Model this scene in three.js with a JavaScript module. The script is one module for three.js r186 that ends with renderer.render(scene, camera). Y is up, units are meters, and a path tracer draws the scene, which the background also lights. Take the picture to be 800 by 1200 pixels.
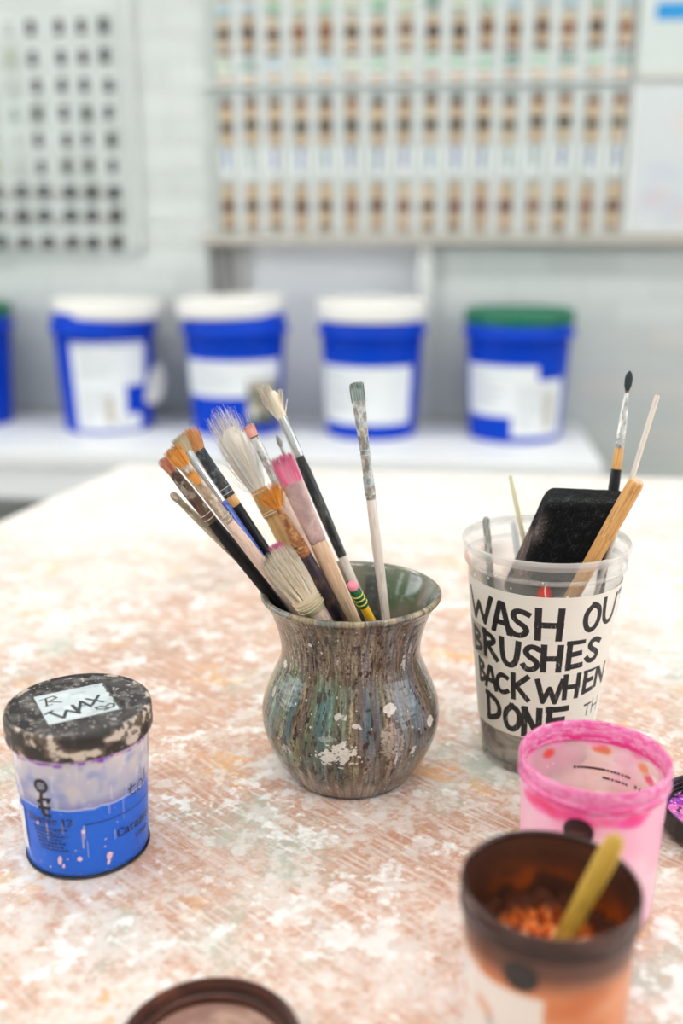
import * as THREE from 'three';
import { RoundedBoxGeometry } from 'three/addons/geometries/RoundedBoxGeometry.js';
import { mergeGeometries } from 'three/addons/utils/BufferGeometryUtils.js';
import { RectAreaLightUniformsLib } from 'three/addons/lights/RectAreaLightUniformsLib.js';

// ------------------------------------------------------------ camera, sky, exposure
const scene = new THREE.Scene();
const TABLE = 0.8;                                  // height of the table top
const camera = new THREE.PerspectiveCamera(54.42, 800 / 1200, 0.05, 30);
camera.position.set(0, 1.2, 0);
camera.rotation.order = 'YXZ';
camera.rotation.set(-15.8 * Math.PI / 180, 6.5 * Math.PI / 180, 0);
camera.focus = 0.7;
camera.userData.fStop = 2.4;
scene.background = new THREE.Color(0.95, 0.975, 1.0);   // overcast sky outside the windows
scene.backgroundIntensity = 4.5;
const renderer = new THREE.WebGLRenderer({ antialias: true });
renderer.toneMapping = THREE.LinearToneMapping;
renderer.toneMappingExposure = 1.0;
renderer.shadowMap.enabled = true;
RectAreaLightUniformsLib.init();
const PANEL_POWER = { back: 4.9, front: 6.3 };          // radiance of the ceiling panels in the two rows

// ------------------------------------------------------------ helpers
function mulberry(a) { return () => { a |= 0; a = a + 0x6D2B79F5 | 0; let t = Math.imul(a ^ a >>> 15, 1 | a); t = t + Math.imul(t ^ t >>> 7, 61 | t) ^ t; return ((t ^ t >>> 14) >>> 0) / 4294967296; }; }
const R = mulberry(20240611);
const rr = (a, b) => a + (b - a) * R();
const clamp = (x, a = 0, b = 1) => Math.min(b, Math.max(a, x));
const mix = (a, b, t) => a + (b - a) * t;
const sm = (a, b, x) => { const t = clamp((x - a) / (b - a)); return t * t * (3 - 2 * t); };
const mix3 = (a, b, t) => [mix(a[0], b[0], t), mix(a[1], b[1], t), mix(a[2], b[2], t)];
const HASH = new Float32Array(65536); for (let i = 0; i < 65536; i++) HASH[i] = R();
const hsh = (x, y) => HASH[(Math.imul(x, 1619) + Math.imul(y, 31337) + Math.imul(x ^ y, 7919)) & 65535];
function vn(x, y, px = 0) {                         // value noise, period px in x
  let xi = Math.floor(x), yi = Math.floor(y); const fx = x - xi, fy = y - yi;
  let x1 = xi + 1; if (px) { xi = ((xi % px) + px) % px; x1 = ((x1 % px) + px) % px; }
  const u = fx * fx * (3 - 2 * fx), v = fy * fy * (3 - 2 * fy);
  const a = hsh(xi, yi), b = hsh(x1, yi), c = hsh(xi, yi + 1), d = hsh(x1, yi + 1);
  return a + (b - a) * u + (c - a) * v + (a - b - c + d) * u * v;
}
function fbm(x, y, o = 4, px = 0) { let s = 0, a = 0.5, n = 0; for (let i = 0; i < o; i++) { s += a * vn(x, y, px); n += a; a *= 0.5; x *= 2; y *= 2; px *= 2; x += 17.3 * (px ? 0 : 1); y += 9.1; } return s / n; }
function dataTex(w, h, fn, srgb = true) {
  const d = new Uint8Array(w * h * 4);
  for (let j = 0; j < h; j++) for (let i = 0; i < w; i++) {
    const c = fn((i + 0.5) / w, (j + 0.5) / h), k = (j * w + i) * 4;
    d[k] = c[0]; d[k + 1] = c[1]; d[k + 2] = c[2]; d[k + 3] = c.length > 3 ? c[3] : 255;
  }
  const t = new THREE.DataTexture(d, w, h); t.magFilter = t.minFilter = THREE.LinearFilter;
  t.wrapS = t.wrapT = THREE.RepeatWrapping; if (srgb) t.colorSpace = THREE.SRGBColorSpace; t.needsUpdate = true; return t;
}
function canvasTex(w, h, draw) {
  const c = document.createElement('canvas'); c.width = w; c.height = h; draw(c.getContext('2d'), w, h);
  const t = new THREE.CanvasTexture(c); t.colorSpace = THREE.SRGBColorSpace; t.wrapS = t.wrapT = THREE.RepeatWrapping; return t;
}
const rgb = (r, g, b) => new THREE.Color().setRGB(r / 255, g / 255, b / 255, THREE.SRGBColorSpace);
const css = (c, a = 1) => `rgba(${c[0] | 0},${c[1] | 0},${c[2] | 0},${a})`;
const mat = (c, rough = 0.6, more = {}) => new THREE.MeshPhysicalMaterial({ color: Array.isArray(c) ? rgb(...c) : c, roughness: rough, side: THREE.DoubleSide, ...more });
const used = {};
function numbered(n) { const k = used[n] = (used[n] ?? -1) + 1; return k ? `${n}_${String(k).padStart(3, '0')}` : n; }
function mesh(name, geo, m, parent) { const o = new THREE.Mesh(geo, m); o.name = name; o.castShadow = o.receiveShadow = true; if (parent) parent.add(o); return o; }
function partNo(parent, name) { const n = parent.children.filter((c) => c.name === name || c.name.startsWith(name + '_0')).length; return n ? `${name}_${String(n).padStart(3, '0')}` : name; }
function part(parent, name, geo, m, pos) { const o = mesh(partNo(parent, name), geo, m, parent); if (pos) o.position.set(...pos); return o; }
function thing(name, label, category, pos = [0, 0, 0], group) {
  const o = new THREE.Group(); o.name = numbered(name); o.position.set(...pos); o.userData = { label, category }; if (group) o.userData.group = group; scene.add(o); return o;
}
function structure(name, geo, m, pos) { const o = geo ? mesh(name, geo, m) : new THREE.Group(); o.name = name; o.userData.kind = 'structure'; if (pos) o.position.set(...pos); scene.add(o); return o; }
const box = (w, h, d, r = 0.002, s = 1) => r > 0 ? new RoundedBoxGeometry(w, h, d, s, Math.min(r, w / 2.01, h / 2.01, d / 2.01)) : new THREE.BoxGeometry(w, h, d);
const boxAt = (x0, x1, y0, y1, z0, z1, r = 0) => box(x1 - x0, y1 - y0, z1 - z0, r).translate((x0 + x1) / 2, (y0 + y1) / 2, (z0 + z1) / 2);
function smooth(pts, n) { const c = new THREE.CatmullRomCurve3(pts.map((p) => new THREE.Vector3(p[0], p[1], 0)), false, 'centripetal'); return c.getPoints(n).map((p) => [Math.max(0, p.x), p.y]); }
// surface of revolution; u = .5 faces local +z, v follows the height between v0 and v1
function lathe(pts, seg = 72, v0 = null, v1 = null, from = Math.PI, len = Math.PI * 2) {
  const g = new THREE.LatheGeometry(pts.map((p) => new THREE.Vector2(p[0], p[1])), seg, from, len);
  if (v0 !== null) { const P = g.attributes.position, U = g.attributes.uv; for (let i = 0; i < P.count; i++) U.setY(i, (P.getY(i) - v0) / (v1 - v0)); }
  return g;
}
// lofted elliptical rings along y: [[y, rx, rz], ...], closed at both ends
function rings(list, seg = 20, vlen = 0.1) {
  const pos = [], uv = [], idx = [];
  const L = [[list[0][0], 0, 0], ...list, [list[list.length - 1][0], 0, 0]];
  L.forEach(([y, rx, rz = rx]) => { for (let i = 0; i <= seg; i++) { const a = i / seg * Math.PI * 2; pos.push(Math.sin(a) * rx, y, Math.cos(a) * rz); uv.push(i / seg, y / vlen); } });
  for (let j = 0; j < L.length - 1; j++) for (let i = 0; i < seg; i++) { const a = j * (seg + 1) + i, b = a + seg + 1; idx.push(a, a + 1, b, b, a + 1, b + 1); }
  const g = new THREE.BufferGeometry(); g.setAttribute('position', new THREE.Float32BufferAttribute(pos, 3)); g.setAttribute('uv', new THREE.Float32BufferAttribute(uv, 2)); g.setIndex(idx); g.computeVertexNormals();
  const N = g.attributes.normal;                    // close the seam and keep the end caps flat
  for (let j = 0; j < L.length; j++) { const a = j * (seg + 1), b = a + seg; const x = N.getX(a) + N.getX(b), y = N.getY(a) + N.getY(b), z = N.getZ(a) + N.getZ(b), l = Math.hypot(x, y, z) || 1; N.setXYZ(a, x / l, y / l, z / l); N.setXYZ(b, x / l, y / l, z / l); }
  for (let i = 0; i <= seg; i++) { N.setXYZ(i, 0, -1, 0); N.setXYZ((L.length - 1) * (seg + 1) + i, 0, 1, 0); }
  return g;
}
// a bundle of tapering hairs from y0 to y1
function hair({ y0, y1, w0, d0, w1, d1, n = 140, th = 0.0004, jit = 0.0012, vary = 0.15, bulge = 0, cols, seed = 1, core = 0.55, bend = [0, 0] }) {
  const q = mulberry(seed), pos = [], col = [], nor = [], idx = [], C = cols.map((c) => rgb(...c));
  const strand = (a, b, c, t0, color, tip) => {
    const base = pos.length / 3;
    for (let k = 0; k <= 4; k++) {
      const t = k / 4, u = 1 - t; const p = [0, 1, 2].map((i) => u * u * a[i] + 2 * u * t * b[i] + t * t * c[i]); const r = t0 * (1 - 0.8 * t);
      for (let m = 0; m < 3; m++) { const g = m / 3 * 6.2832 + a[0] * 900; pos.push(p[0] + Math.cos(g) * r, p[1], p[2] + Math.sin(g) * r); const wx = mix(w0, w1, t) + 1e-4, dz = mix(d0, d1, t) + 1e-4, nx = p[0] / wx / wx + Math.cos(g) * 0.35 / wx, nz = p[2] / dz / dz + Math.sin(g) * 0.35 / dz, nl = Math.hypot(nx, nz) || 1; nor.push(nx / nl * 0.96, 0.28, nz / nl * 0.96); const f = 1; const cc = tip && k > 2 ? tip : color; col.push(cc.r * f, cc.g * f, cc.b * f); }
    }
    for (let k = 0; k < 4; k++) for (let m = 0; m < 3; m++) { const s = base + k * 3, m1 = (m + 1) % 3; idx.push(s + m, s + 3 + m, s + m1, s + m1, s + 3 + m, s + 3 + m1); }
  };
  for (let i = 0; i < n; i++) {
    const a = q() * 6.2832, r = Math.sqrt(q()), x = Math.cos(a) * r, z = Math.sin(a) * r, g = () => (q() + q() + q() - 1.5) / 0.9;
    const yt = y1 - (y1 - y0) * vary * q() * (0.4 + r) - (y1 - y0) * 0.06 * r;
    const A = [x * w0, y0, z * d0], T = [x * w1 + g() * jit + bend[0], yt, z * d1 + g() * jit + bend[1]];
    const B = [mix(A[0], T[0], 0.45) * (1 + bulge), mix(y0, yt, 0.5), mix(A[2], T[2], 0.45) * (1 + bulge)];
    const c = C[Math.floor(q() * C.length)].clone().multiplyScalar(0.86 + q() * 0.14);
    strand(A, B, T, th * (0.7 + q() * 0.6), c);
  }
  const g = new THREE.BufferGeometry(); g.setAttribute('position', new THREE.Float32BufferAttribute(pos, 3)); g.setAttribute('color', new THREE.Float32BufferAttribute(col, 3)); g.setIndex(idx); g.setAttribute('normal', new THREE.Float32BufferAttribute(nor, 3));
  if (!core) return g;
  const L = []; for (let k = 0; k <= 6; k++) { const t = k / 6 * 0.72; L.push([mix(y0, y1, t), mix(w0, w1, t) * (1 + bulge * 2 * t * (1 - t)) * 0.93 * (k === 6 ? core : 1), mix(d0, d1, t) * 0.93 * (k === 6 ? core : 1)]); }
  const k = rings(L, 14); k.deleteAttribute('uv'); const n0 = k.attributes.position.count, cc = []; for (let i = 0; i < n0; i++) cc.push(C[0].r, C[0].g, C[0].b);
  k.setAttribute('color', new THREE.Float32BufferAttribute(cc, 3));
  return mergeGeometries([g, k]);
}
const hairMat = mat([255, 255, 255], 0.85, { vertexColors: true, transmission: 0.15, thickness: 0, specularIntensity: 0.3 });

// ------------------------------------------------------------ the room
const white = mat([222, 225, 221], 0.7);
const wallPaint = [mat([201, 206, 203], 0.75), mat([198, 203, 200], 0.75), mat([205, 210, 207], 0.75), mat([204, 204, 200], 0.8)];
const mortar = mat([196, 201, 198], 0.9);
const X0 = -2.8, X1 = 2.6, ZB = -3.06, ZF = 2.1, HI = 2.95;
structure('floor', boxAt(X0, X1, -0.1, 0, ZB - 0.7, ZF), mat([150, 148, 143], 0.7));
structure('ceiling', boxAt(X0 - 0.12, X1 + 0.12, HI, HI + 0.12, ZB - 0.8, ZF + 0.12), mat([236, 237, 235], 0.85));
structure('wall_front', boxAt(X0 - 0.12, X1 + 0.12, -0.1, HI, ZF, ZF + 0.12), white);
// side walls, each with one window opening
function sideWall(name, x, out, win, nth) {
  const w = structure(name); const [z0, z1, y0, y1] = win, a = out > 0 ? x : x - 0.14, b = a + 0.14;
  part(w, 'masonry', boxAt(a, b, -0.1, y0, ZB - 0.7, ZF), white); part(w, 'masonry', boxAt(a, b, y1, HI, ZB - 0.7, ZF), white);
  part(w, 'masonry', boxAt(a, b, y0, y1, ZB - 0.7, z0), white); part(w, 'masonry', boxAt(a, b, y0, y1, z1, ZF), white);
  const n = structure(`window_${nth}`); const fm = mat([232, 232, 230], 0.4), gl = mat([255, 255, 255], 0.02, { transmission: 1, thickness: 0, ior: 1.45 });
  const xm = (a + b) / 2, cells = 3, wz = (z1 - z0) / cells;
  for (const y of [y0 + 0.025, (y0 + y1) / 2, y1 - 0.025]) part(n, 'window_rail', boxAt(xm - 0.03, xm + 0.03, y - 0.025, y + 0.025, z0, z1), fm);
  for (let i = 0; i <= cells; i++) { const z = clamp(z0 + i * wz, z0 + 0.025, z1 - 0.025); part(n, 'window_stile', boxAt(xm - 0.028, xm + 0.028, y0, y1, z - 0.025, z + 0.025), fm); }
  for (let i = 0; i < cells; i++) for (const [p, q] of [[y0 + 0.05, (y0 + y1) / 2 - 0.025], [(y0 + y1) / 2 + 0.025, y1 - 0.05]]) {
    const g = new THREE.PlaneGeometry(wz - 0.05, q - p).rotateY(Math.PI / 2).translate(xm, (p + q) / 2, z0 + (i + 0.5) * wz); part(n, 'pane', g, gl);
  }
  part(n, 'window_sill', boxAt(out > 0 ? a - 0.06 : b - 0.02, out > 0 ? a + 0.02 : b + 0.06, y0 - 0.04, y0, z0 - 0.05, z1 + 0.05, 0.004), fm);
}
sideWall('wall_left', X0, -1, [-2.0, 0.4, 0.95, 2.5], 1);
sideWall('wall_right', X1, 1, [-1.6, 0.8, 0.95, 2.5], 2);
// back wall of whitewashed bricks with a deep niche in the middle
const wb = structure('wall_back');
const NX0 = -0.758, NX1 = -0.117, NY0 = 0.6, NY1 = 1.163, ND = 0.085;
part(wb, 'masonry', boxAt(X0, NX0, -0.1, HI, ZB - 0.2, ZB - 0.003), mortar);
part(wb, 'masonry', boxAt(NX1, X1, -0.1, HI, ZB - 0.2, ZB - 0.003), mortar);
part(wb, 'masonry', boxAt(NX0, NX1, NY1 + 0.1, HI, ZB - 0.2, ZB - 0.003), mortar);
part(wb, 'masonry', boxAt(NX0, NX1, -0.1, NY0, ZB - 0.2, ZB - 0.003), mortar);
part(wb, 'niche_back', boxAt(NX0 - 0.1, NX1 + 0.1, NY0 - 0.1, NY1 + 0.1, ZB - ND - 0.05, ZB - ND), mat([238, 241, 242], 0.7));
for (const [a, b] of [[NX0 - 0.004, NX0 + 0.001], [NX1 - 0.001, NX1 + 0.004]]) part(wb, 'niche_side', boxAt(a, b, NY0 - 0.1, NY1 + 0.1, ZB - ND, ZB - 0.004), mat([222, 222, 219], 0.7));
part(wb, 'niche_top', boxAt(NX0, NX1, NY1, NY1 + 0.1, ZB - ND, ZB - 0.003), mat([215, 215, 211], 0.7));
part(wb, 'niche_panel', boxAt(NX0 + 0.001, NX0 + 0.055, NY0, NY1, ZB - ND, ZB - ND + 0.02, 0.003), mat([172, 172, 168], 0.6)); part(wb, 'shaded_niche_post', boxAt(NX0 + 0.07, NX0 + 0.1, NY0, NY1, ZB - ND, ZB - ND + 0.03, 0.003), mat([188, 186, 180], 0.6));  // flat strip and darker post carry the shade at the niche's left in their grey
{
  const bg = box(0.198, 0.067, 0.03, 0.003), half = box(0.096, 0.067, 0.03, 0.003);
  for (let j = 0; j < 20; j++) {
    const y = 0.445 + j * 0.074, off = j % 2 ? 0.102 : 0;
    for (let i = 0; i < 15; i++) {
      const x = -1.78 + i * 0.204 + off;
      const hit = (a, b, c, d) => x + 0.098 > a && x - 0.098 < b && y + 0.032 > c && y - 0.032 < d;
      if (hit(NX0, NX1, NY0, NY1)) {                // half bricks where the niche cuts a course
        for (const s of [-1, 1]) { const hx = x + s * 0.051; if (hx + 0.047 < NX0 + 0.004 || hx - 0.047 > NX1 - 0.004) part(wb, 'brick', half, wallPaint[Math.floor(R() * 3)], [hx, y, ZB - 0.015]); }
        continue;
      }
      if (x < -1.65 || x > 1.1) continue;
      if ((x + 0.098 < -1.0 && y > 1.18) || (x - 0.098 > -0.72 && y > 1.2) || (y < 0.63 && x < 0.3)) continue;   // behind the boards and the bench
      const dirty = x > 0.25 && y < 0.95 ? (R() < 0.5 ? 3 : 1) : Math.floor(R() * 3);
      part(wb, 'brick', bg, wallPaint[dirty], [x, y, ZB - 0.015 - rr(0, 0.0012)]);
    }
  }
}
structure('trim_1', boxAt(-0.985, -0.955, 1.14, 2.4, ZB - 0.001, ZB + 0.018, 0.003), mat([200, 205, 202], 0.6));
structure('trim_2', boxAt(-0.117, -0.075, 0.64, 1.16, ZB - 0.001, ZB + 0.03, 0.003), mat([212, 215, 213], 0.5));

// ------------------------------------------------------------ ceiling lights
const diff = mat([255, 255, 255], 0.5, { emissive: new THREE.Color(1, 0.985, 0.96), emissiveIntensity: 1.0 });
const lightSpots = [[-1.5, -1.9, 'back left'], [0.1, -1.9, 'back middle'], [1.6, -1.9, 'back right'], [-1.5, 0.75, 'front left'], [0.1, 0.75, 'front middle'], [1.6, 0.75, 'front right']];
for (const [x, z, where] of lightSpots) {
  const t = thing('ceiling_light', `flat white fluorescent ceiling panel, the ${where} one of six`, 'ceiling light', [x, HI, z], 'ceiling panels');
  for (const [a, b, c, d] of [[-0.62, 0.62, -0.32, -0.3], [-0.62, 0.62, 0.3, 0.32], [-0.62, -0.6, -0.3, 0.3], [0.6, 0.62, -0.3, 0.3]]) part(t, 'frame', boxAt(a, b, -0.06, 0, c, d), white);
  part(t, 'diffuser', boxAt(-0.6, 0.6, -0.045, -0.035, -0.3, 0.3), diff);
  const l = new THREE.RectAreaLight(new THREE.Color(1, 0.985, 0.96), PANEL_POWER[where.split(' ')[0]], 1.18, 0.58); l.position.set(x, HI - 0.05, z); l.rotation.x = -Math.PI / 2; scene.add(l);
}

// ------------------------------------------------------------ work table
const TS = 1.3;                                      // metres covered by the table texture
const tableMap = dataTex(2048, 2048, (u, v) => {
  const x = u * TS, y = v * TS;                      // metres
  const wx = x + 0.02 * (fbm(x * 12, y * 12, 2) - 0.5), wy = y + 0.02 * (fbm(x * 12 + 50, y * 12, 2) - 0.5);
  const big = fbm(wx * 4.2 + 3, wy * 4.2, 4), mid = fbm(wx * 24, wy * 24 + 7, 5), fine = fbm(x * 170, y * 170, 4), fleck = fbm(x * 75 + 40, y * 75, 5);
  const dx = x * 0.8 + y * 0.6, dy = -x * 0.6 + y * 0.8;       // direction of the scraping strokes
  const grain = fbm(dx * 45, dy * 420, 3), grain2 = fbm(dx * 360 + 9, dy * 50, 3);
  const worn = Math.exp(-(((x - 0.62) / 0.5) ** 2 + ((y - 1.0) / 0.34) ** 2));             // most clay where people work
  const rough = fbm(x * 330, y * 330, 3) - 0.5;
  const cl = big * 0.34 + mid * 0.42 + fleck * 0.34 - 0.05 + (fine - 0.5) * 0.3 + rough * 0.22 + (worn - 0.5) * 0.14;
  let c = mix3([232, 221, 212], [208, 166, 143], sm(0.3, 0.62, cl));
  c = mix3(c, [188, 132, 106], sm(0.46, 0.72, mid * 0.4 + fine * 0.3 + fleck * 0.3 + rough * 0.3 + (worn - 0.6) * 0.12) * 0.75);
  c = mix3(c, [166, 142, 126], sm(0.48, 0.72, fbm(wx * 9 + 31, wy * 9 + 13, 5) * 0.65 + fine * 0.35 + rough * 0.2) * 0.5);
  c = mix3(c, [180, 192, 178], sm(0.56, 0.74, fbm(wx * 15 + 77, wy * 15, 4) * 0.75 + fine * 0.25 + rough * 0.15) * 0.75);
  c = mix3(c, [228, 172, 118], sm(0.59, 0.74, fbm(wx * 18 + 7, wy * 18 + 90, 4) * 0.75 + fine * 0.25 + rough * 0.15) * 0.8);
  c = mix3(c, [238, 233, 229], sm(0.5, 0.68, grain * 0.42 + mid * 0.27 + fleck * 0.25 + fine * 0.08 + rough * 0.15) * 0.6);
  c = mix3(c, [238, 233, 228], sm(0.52, 0.68, grain2 * 0.36 + fleck * 0.36 + mid * 0.26 + rough * 0.15) * 0.35);
  c = mix3(c, [240, 237, 234], sm(0.56, 0.68, fbm(wx * 36 + 5, wy * 36 + 40, 5) * 0.7 + fine * 0.3 + rough * 0.15) * 0.85);
  c = mix3(c, [238, 234, 230], sm(0.57, 0.7, fbm(x * 80, y * 80 + 4, 5) + rough * 0.2) * 0.6);
  c = mix3(c, [236, 234, 230], sm(0.8, 0.25, y + (big - 0.5) * 0.6) * 0.72);             // glare on the far end, put into the colour as whitening
  const f = 0.93 + fine * 0.14; return [c[0] * f, c[1] * f, c[2] * f].map((k) => clamp(k, 0, 255));
});
const tableBump = dataTex(1024, 1024, (u, v) => { const x = u * TS, y = v * TS; const k = 255 * (0.55 * fbm(x * 60, y * 60, 3) + 0.45 * fbm(x * 220, y * 220, 2)); return [k, k, k]; }, false);
{
  const t = thing('work_table', 'big studio work table with paint-stained and clay-stained pale top', 'table', [0, 0, -0.9]);
  const s = new THREE.Shape(); const pts = [[-0.84, -0.12], [-0.5697 - 0.004, -1.672], [0.95, -1.672], [0.95, -0.12]];
  pts.forEach(([x, z], i) => i ? s.lineTo(x, -(z + 0.9)) : s.moveTo(x, -(z + 0.9))); s.closePath();
  const g = new THREE.ExtrudeGeometry(s, { depth: 0.044, bevelEnabled: true, bevelSize: 0.003, bevelThickness: 0.003, bevelSegments: 2 }); g.rotateX(-Math.PI / 2).translate(0, TABLE - 0.047, 0);
  const P = g.attributes.position, U = g.attributes.uv; for (let i = 0; i < P.count; i++) U.setXY(i, (P.getX(i) + 0.72) / TS, (P.getZ(i) + 0.78 + (TABLE - P.getY(i))) / TS);
  tableMap.wrapS = tableMap.wrapT = tableBump.wrapS = tableBump.wrapT = THREE.MirroredRepeatWrapping;
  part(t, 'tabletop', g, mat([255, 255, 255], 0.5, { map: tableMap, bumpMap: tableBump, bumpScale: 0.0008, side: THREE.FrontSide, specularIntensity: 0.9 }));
  const wood = mat([205, 196, 182], 0.6);
  part(t, 'apron', boxAt(-0.5, 0.88, TABLE - 0.15, TABLE - 0.048, -0.72, -0.69), wood); part(t, 'apron', boxAt(-0.62, 0.88, TABLE - 0.15, TABLE - 0.048, 0.68, 0.71), wood);
  for (const [x, z] of [[-0.5, -0.68], [0.86, -0.68], [-0.64, 0.68], [0.86, 0.68]]) part(t, 'leg', boxAt(x - 0.04, x + 0.04, 0, TABLE - 0.048, z - 0.04, z + 0.04, 0.004), wood);
}

// ------------------------------------------------------------ bench with the buckets
const BY = 0.635;
{
  const t = thing('storage_bench', 'low white bench along the back wall carrying the blue buckets', 'bench', [-0.9, 0, -2.75]);
  const m = mat([238, 240, 240], 0.45), m2 = mat([214, 216, 214], 0.6);
  part(t, 'bench_top', boxAt(-1.4, 1.278, BY - 0.045, BY, -0.29, 0.26, 0.006), m);
  part(t, 'front_rail', boxAt(-1.38, 1.265, BY - 0.14, BY - 0.045, 0.215, 0.245, 0.003), m);
  for (const x of [-1.3, -0.05, 1.2]) for (const z of [-0.24, 0.17]) part(t, 'leg', boxAt(x - 0.04, x + 0.04, 0, BY - 0.045, z - 0.035, z + 0.035, 0.003), m2);
}
const blue = mat([0, 64, 196], 0.42, { specularIntensity: 0.3 }), blueDeep = mat([0, 52, 172], 0.42, { specularIntensity: 0.3 }), green = mat([22, 112, 82], 0.42), lidWhite = mat([240, 238, 232], 0.5);
const bucketR = (y) => y < 0.255 ? mix(0.128, 0.1415, y / 0.255) : 0.1415;
const bucketPts = [[0, 0.004], [0.118, 0.004], [0.124, 0], [0.128, 0.004], [0.1305, 0.05], [0.1415, 0.25], [0.1425, 0.262], [0.1432, 0.264], [0.1432, 0.268], [0.1425, 0.272], [0.1425, 0.284], [0.155, 0.286], [0.157, 0.291], [0.156, 0.296], [0.149, 0.305], [0.1465, 0.312], [0.1455, 0.338], [0.1445, 0.342], [0.139, 0.342], [0.138, 0.3], [0.136, 0.2], [0.12, 0.02], [0, 0.02]];
const bucketGeo = lathe(bucketPts, 64), ribGeo = new THREE.TorusGeometry(0.1425, 0.0022, 8, 64).rotateX(Math.PI / 2);
const greenLid = lathe([[0, 0.349], [0.118, 0.349], [0.122, 0.352], [0.126, 0.356], [0.137, 0.357], [0.1475, 0.357], [0.1505, 0.354], [0.1515, 0.349], [0.151, 0.322], [0.1495, 0.319], [0.147, 0.32], [0.147, 0.345], [0, 0.345]], 64);
const looseLid = lathe([[0, 0.385], [0.1, 0.386], [0.118, 0.385], [0.123, 0.38], [0.128, 0.38], [0.132, 0.386], [0.142, 0.387], [0.1505, 0.384], [0.153, 0.378], [0.1525, 0.35], [0.1515, 0.338], [0.149, 0.336], [0.1475, 0.34], [0.148, 0.376], [0, 0.378]], 64);
const labelPrint = (seed, photo) => canvasTex(512, 256, (g, w, h) => {
  const q = mulberry(seed); g.fillStyle = '#e9ecee'; g.fillRect(0, 0, w, h); g.fillStyle = 'rgba(120,125,135,.35)';
  for (let i = 0; i < 12; i++) g.fillRect(30 + q() * 20, 24 + i * 17, 120 + q() * 230, 4 + q() * 5);
  if (photo) { g.fillStyle = 'rgb(196,188,178)'; g.fillRect(300, 60, 90, 160); }
});
const paperA = mat([255, 255, 255], 0.6, { map: labelPrint(3) }), paperB = mat([255, 255, 255], 0.6, { map: labelPrint(9, true) });
const picture = mat([255, 255, 255], 0.55, { map: canvasTex(256, 256, (g) => {
  const q = mulberry(44); g.fillStyle = '#b9b8b0'; g.fillRect(0, 0, 256, 256);
  for (let i = 0; i < 60; i++) { g.fillStyle = ['#3a443c', '#5d6a5a', '#8a8272', '#22302a', '#a48a68', '#d8d6cc'][Math.floor(q() * 6)]; g.beginPath(); g.ellipse(q() * 256, 30 + q() * 226, 10 + q() * 30, 8 + q() * 24, q() * 3, 0, 7); g.fill(); }
}) });
// a sheet wrapped on the bucket: angles in degrees from the front, heights above the base
function wrap(parent, name, a0, a1, y0, y1, m, lift = 0.0012, rf = bucketR, n = 24) {
  const pts = []; for (let i = 0; i <= 6; i++) { const y = mix(y0, y1, i / 6); pts.push([rf(y) + lift, y]); }
  const g = lathe(pts, n, y0, y1, a0 * Math.PI / 180, (a1 - a0) * Math.PI / 180); return part(parent, name, g, m);
}
function bucket(x, z, turn, label, lid) {
  const t = thing('bucket', label, 'bucket', [x, BY, z], 'blue buckets on the bench'); t.rotation.y = turn;
  part(t, 'body', bucketGeo, blue); for (const y of [0.245, 0.235]) { const o = part(t, 'rib', ribGeo, blueDeep); o.position.y = y + 0.02; }
  if (lid) { const l = part(t, 'lid', lid === 'green' ? greenLid : looseLid, lid === 'green' ? green : lidWhite); l.userData.label = lid === 'green' ? 'dark green lid' : 'white loose lid'; return [t, l]; }
  return [t];
}
const face = (x, z) => Math.atan2(-x, -z);           // turn that points local +z at the camera
bucket(-1.475, -2.87, face(-1.475, -2.87), 'blue plastic bucket with green lid, cut off by the left frame edge', 'green');
{
  const [t, l] = bucket(-1.022, -2.845, face(-1.022, -2.845), 'blue bucket with white lid and tall torn label with a pale flap', 'white');
  l.scale.set(1.02, 1, 1.02); l.position.set(0.004, -0.012, 0); l.rotation.z = -0.035;
  wrap(t, 'paper_label', -42, 50, 0.14, 0.262, paperA, 0.002); wrap(t, 'paper_label', -42, 22, 0.012, 0.142, paperB, 0.0014); wrap(t, 'paper_label', 10, 42, 0.01, 0.055, paperA, 0.0022);
  const s = new THREE.Shape(); s.moveTo(-0.03, -0.055); s.quadraticCurveTo(0.02, -0.07, 0.03, -0.02); s.quadraticCurveTo(0.035, 0.05, 0.005, 0.06); s.quadraticCurveTo(-0.035, 0.04, -0.03, -0.055);
  const fl = part(t, 'loose_flap', new THREE.ExtrudeGeometry(s, { depth: 0.004, bevelEnabled: false, curveSegments: 10 }), mat([226, 224, 214], 0.6)); fl.position.set(0.135, 0.13, 0.06); fl.rotation.set(0, 0.5, -0.2);
}
{
  const [t, l] = bucket(-0.632, -2.845, face(-0.632, -2.845), 'blue bucket with white lid and a label bearing a dark photo', 'white');
  l.rotation.z = 0.03; l.position.y = -0.004;
  wrap(t, 'paper_label', -75, 60, 0.115, 0.215, paperA, 0.0014); const p = wrap(t, 'label_picture', 12, 58, 0.03, 0.165, picture, 0.002); p.userData.label = 'dark greenish photo printed on the label';
}
{
  const [t, l] = bucket(-0.238, -2.845, face(-0.238, -2.845), 'blue bucket with white lid and one wide rounded white label', 'white');
  l.position.y = -0.008; l.rotation.x = 0.02;
  wrap(t, 'paper_label', -78, 52, 0.045, 0.205, paperA, 0.0014);
}
{
  const [t] = bucket(0.173, -2.845, face(0.173, -2.845), 'blue bucket with green lid and stepped white label, rightmost in the row', 'green');
  wrap(t, 'paper_label', -68, 24, 0.075, 0.213, paperA, 0.0014); wrap(t, 'paper_label', -4, 62, 0.02, 0.175, paperB, 0.0022);
}

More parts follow.
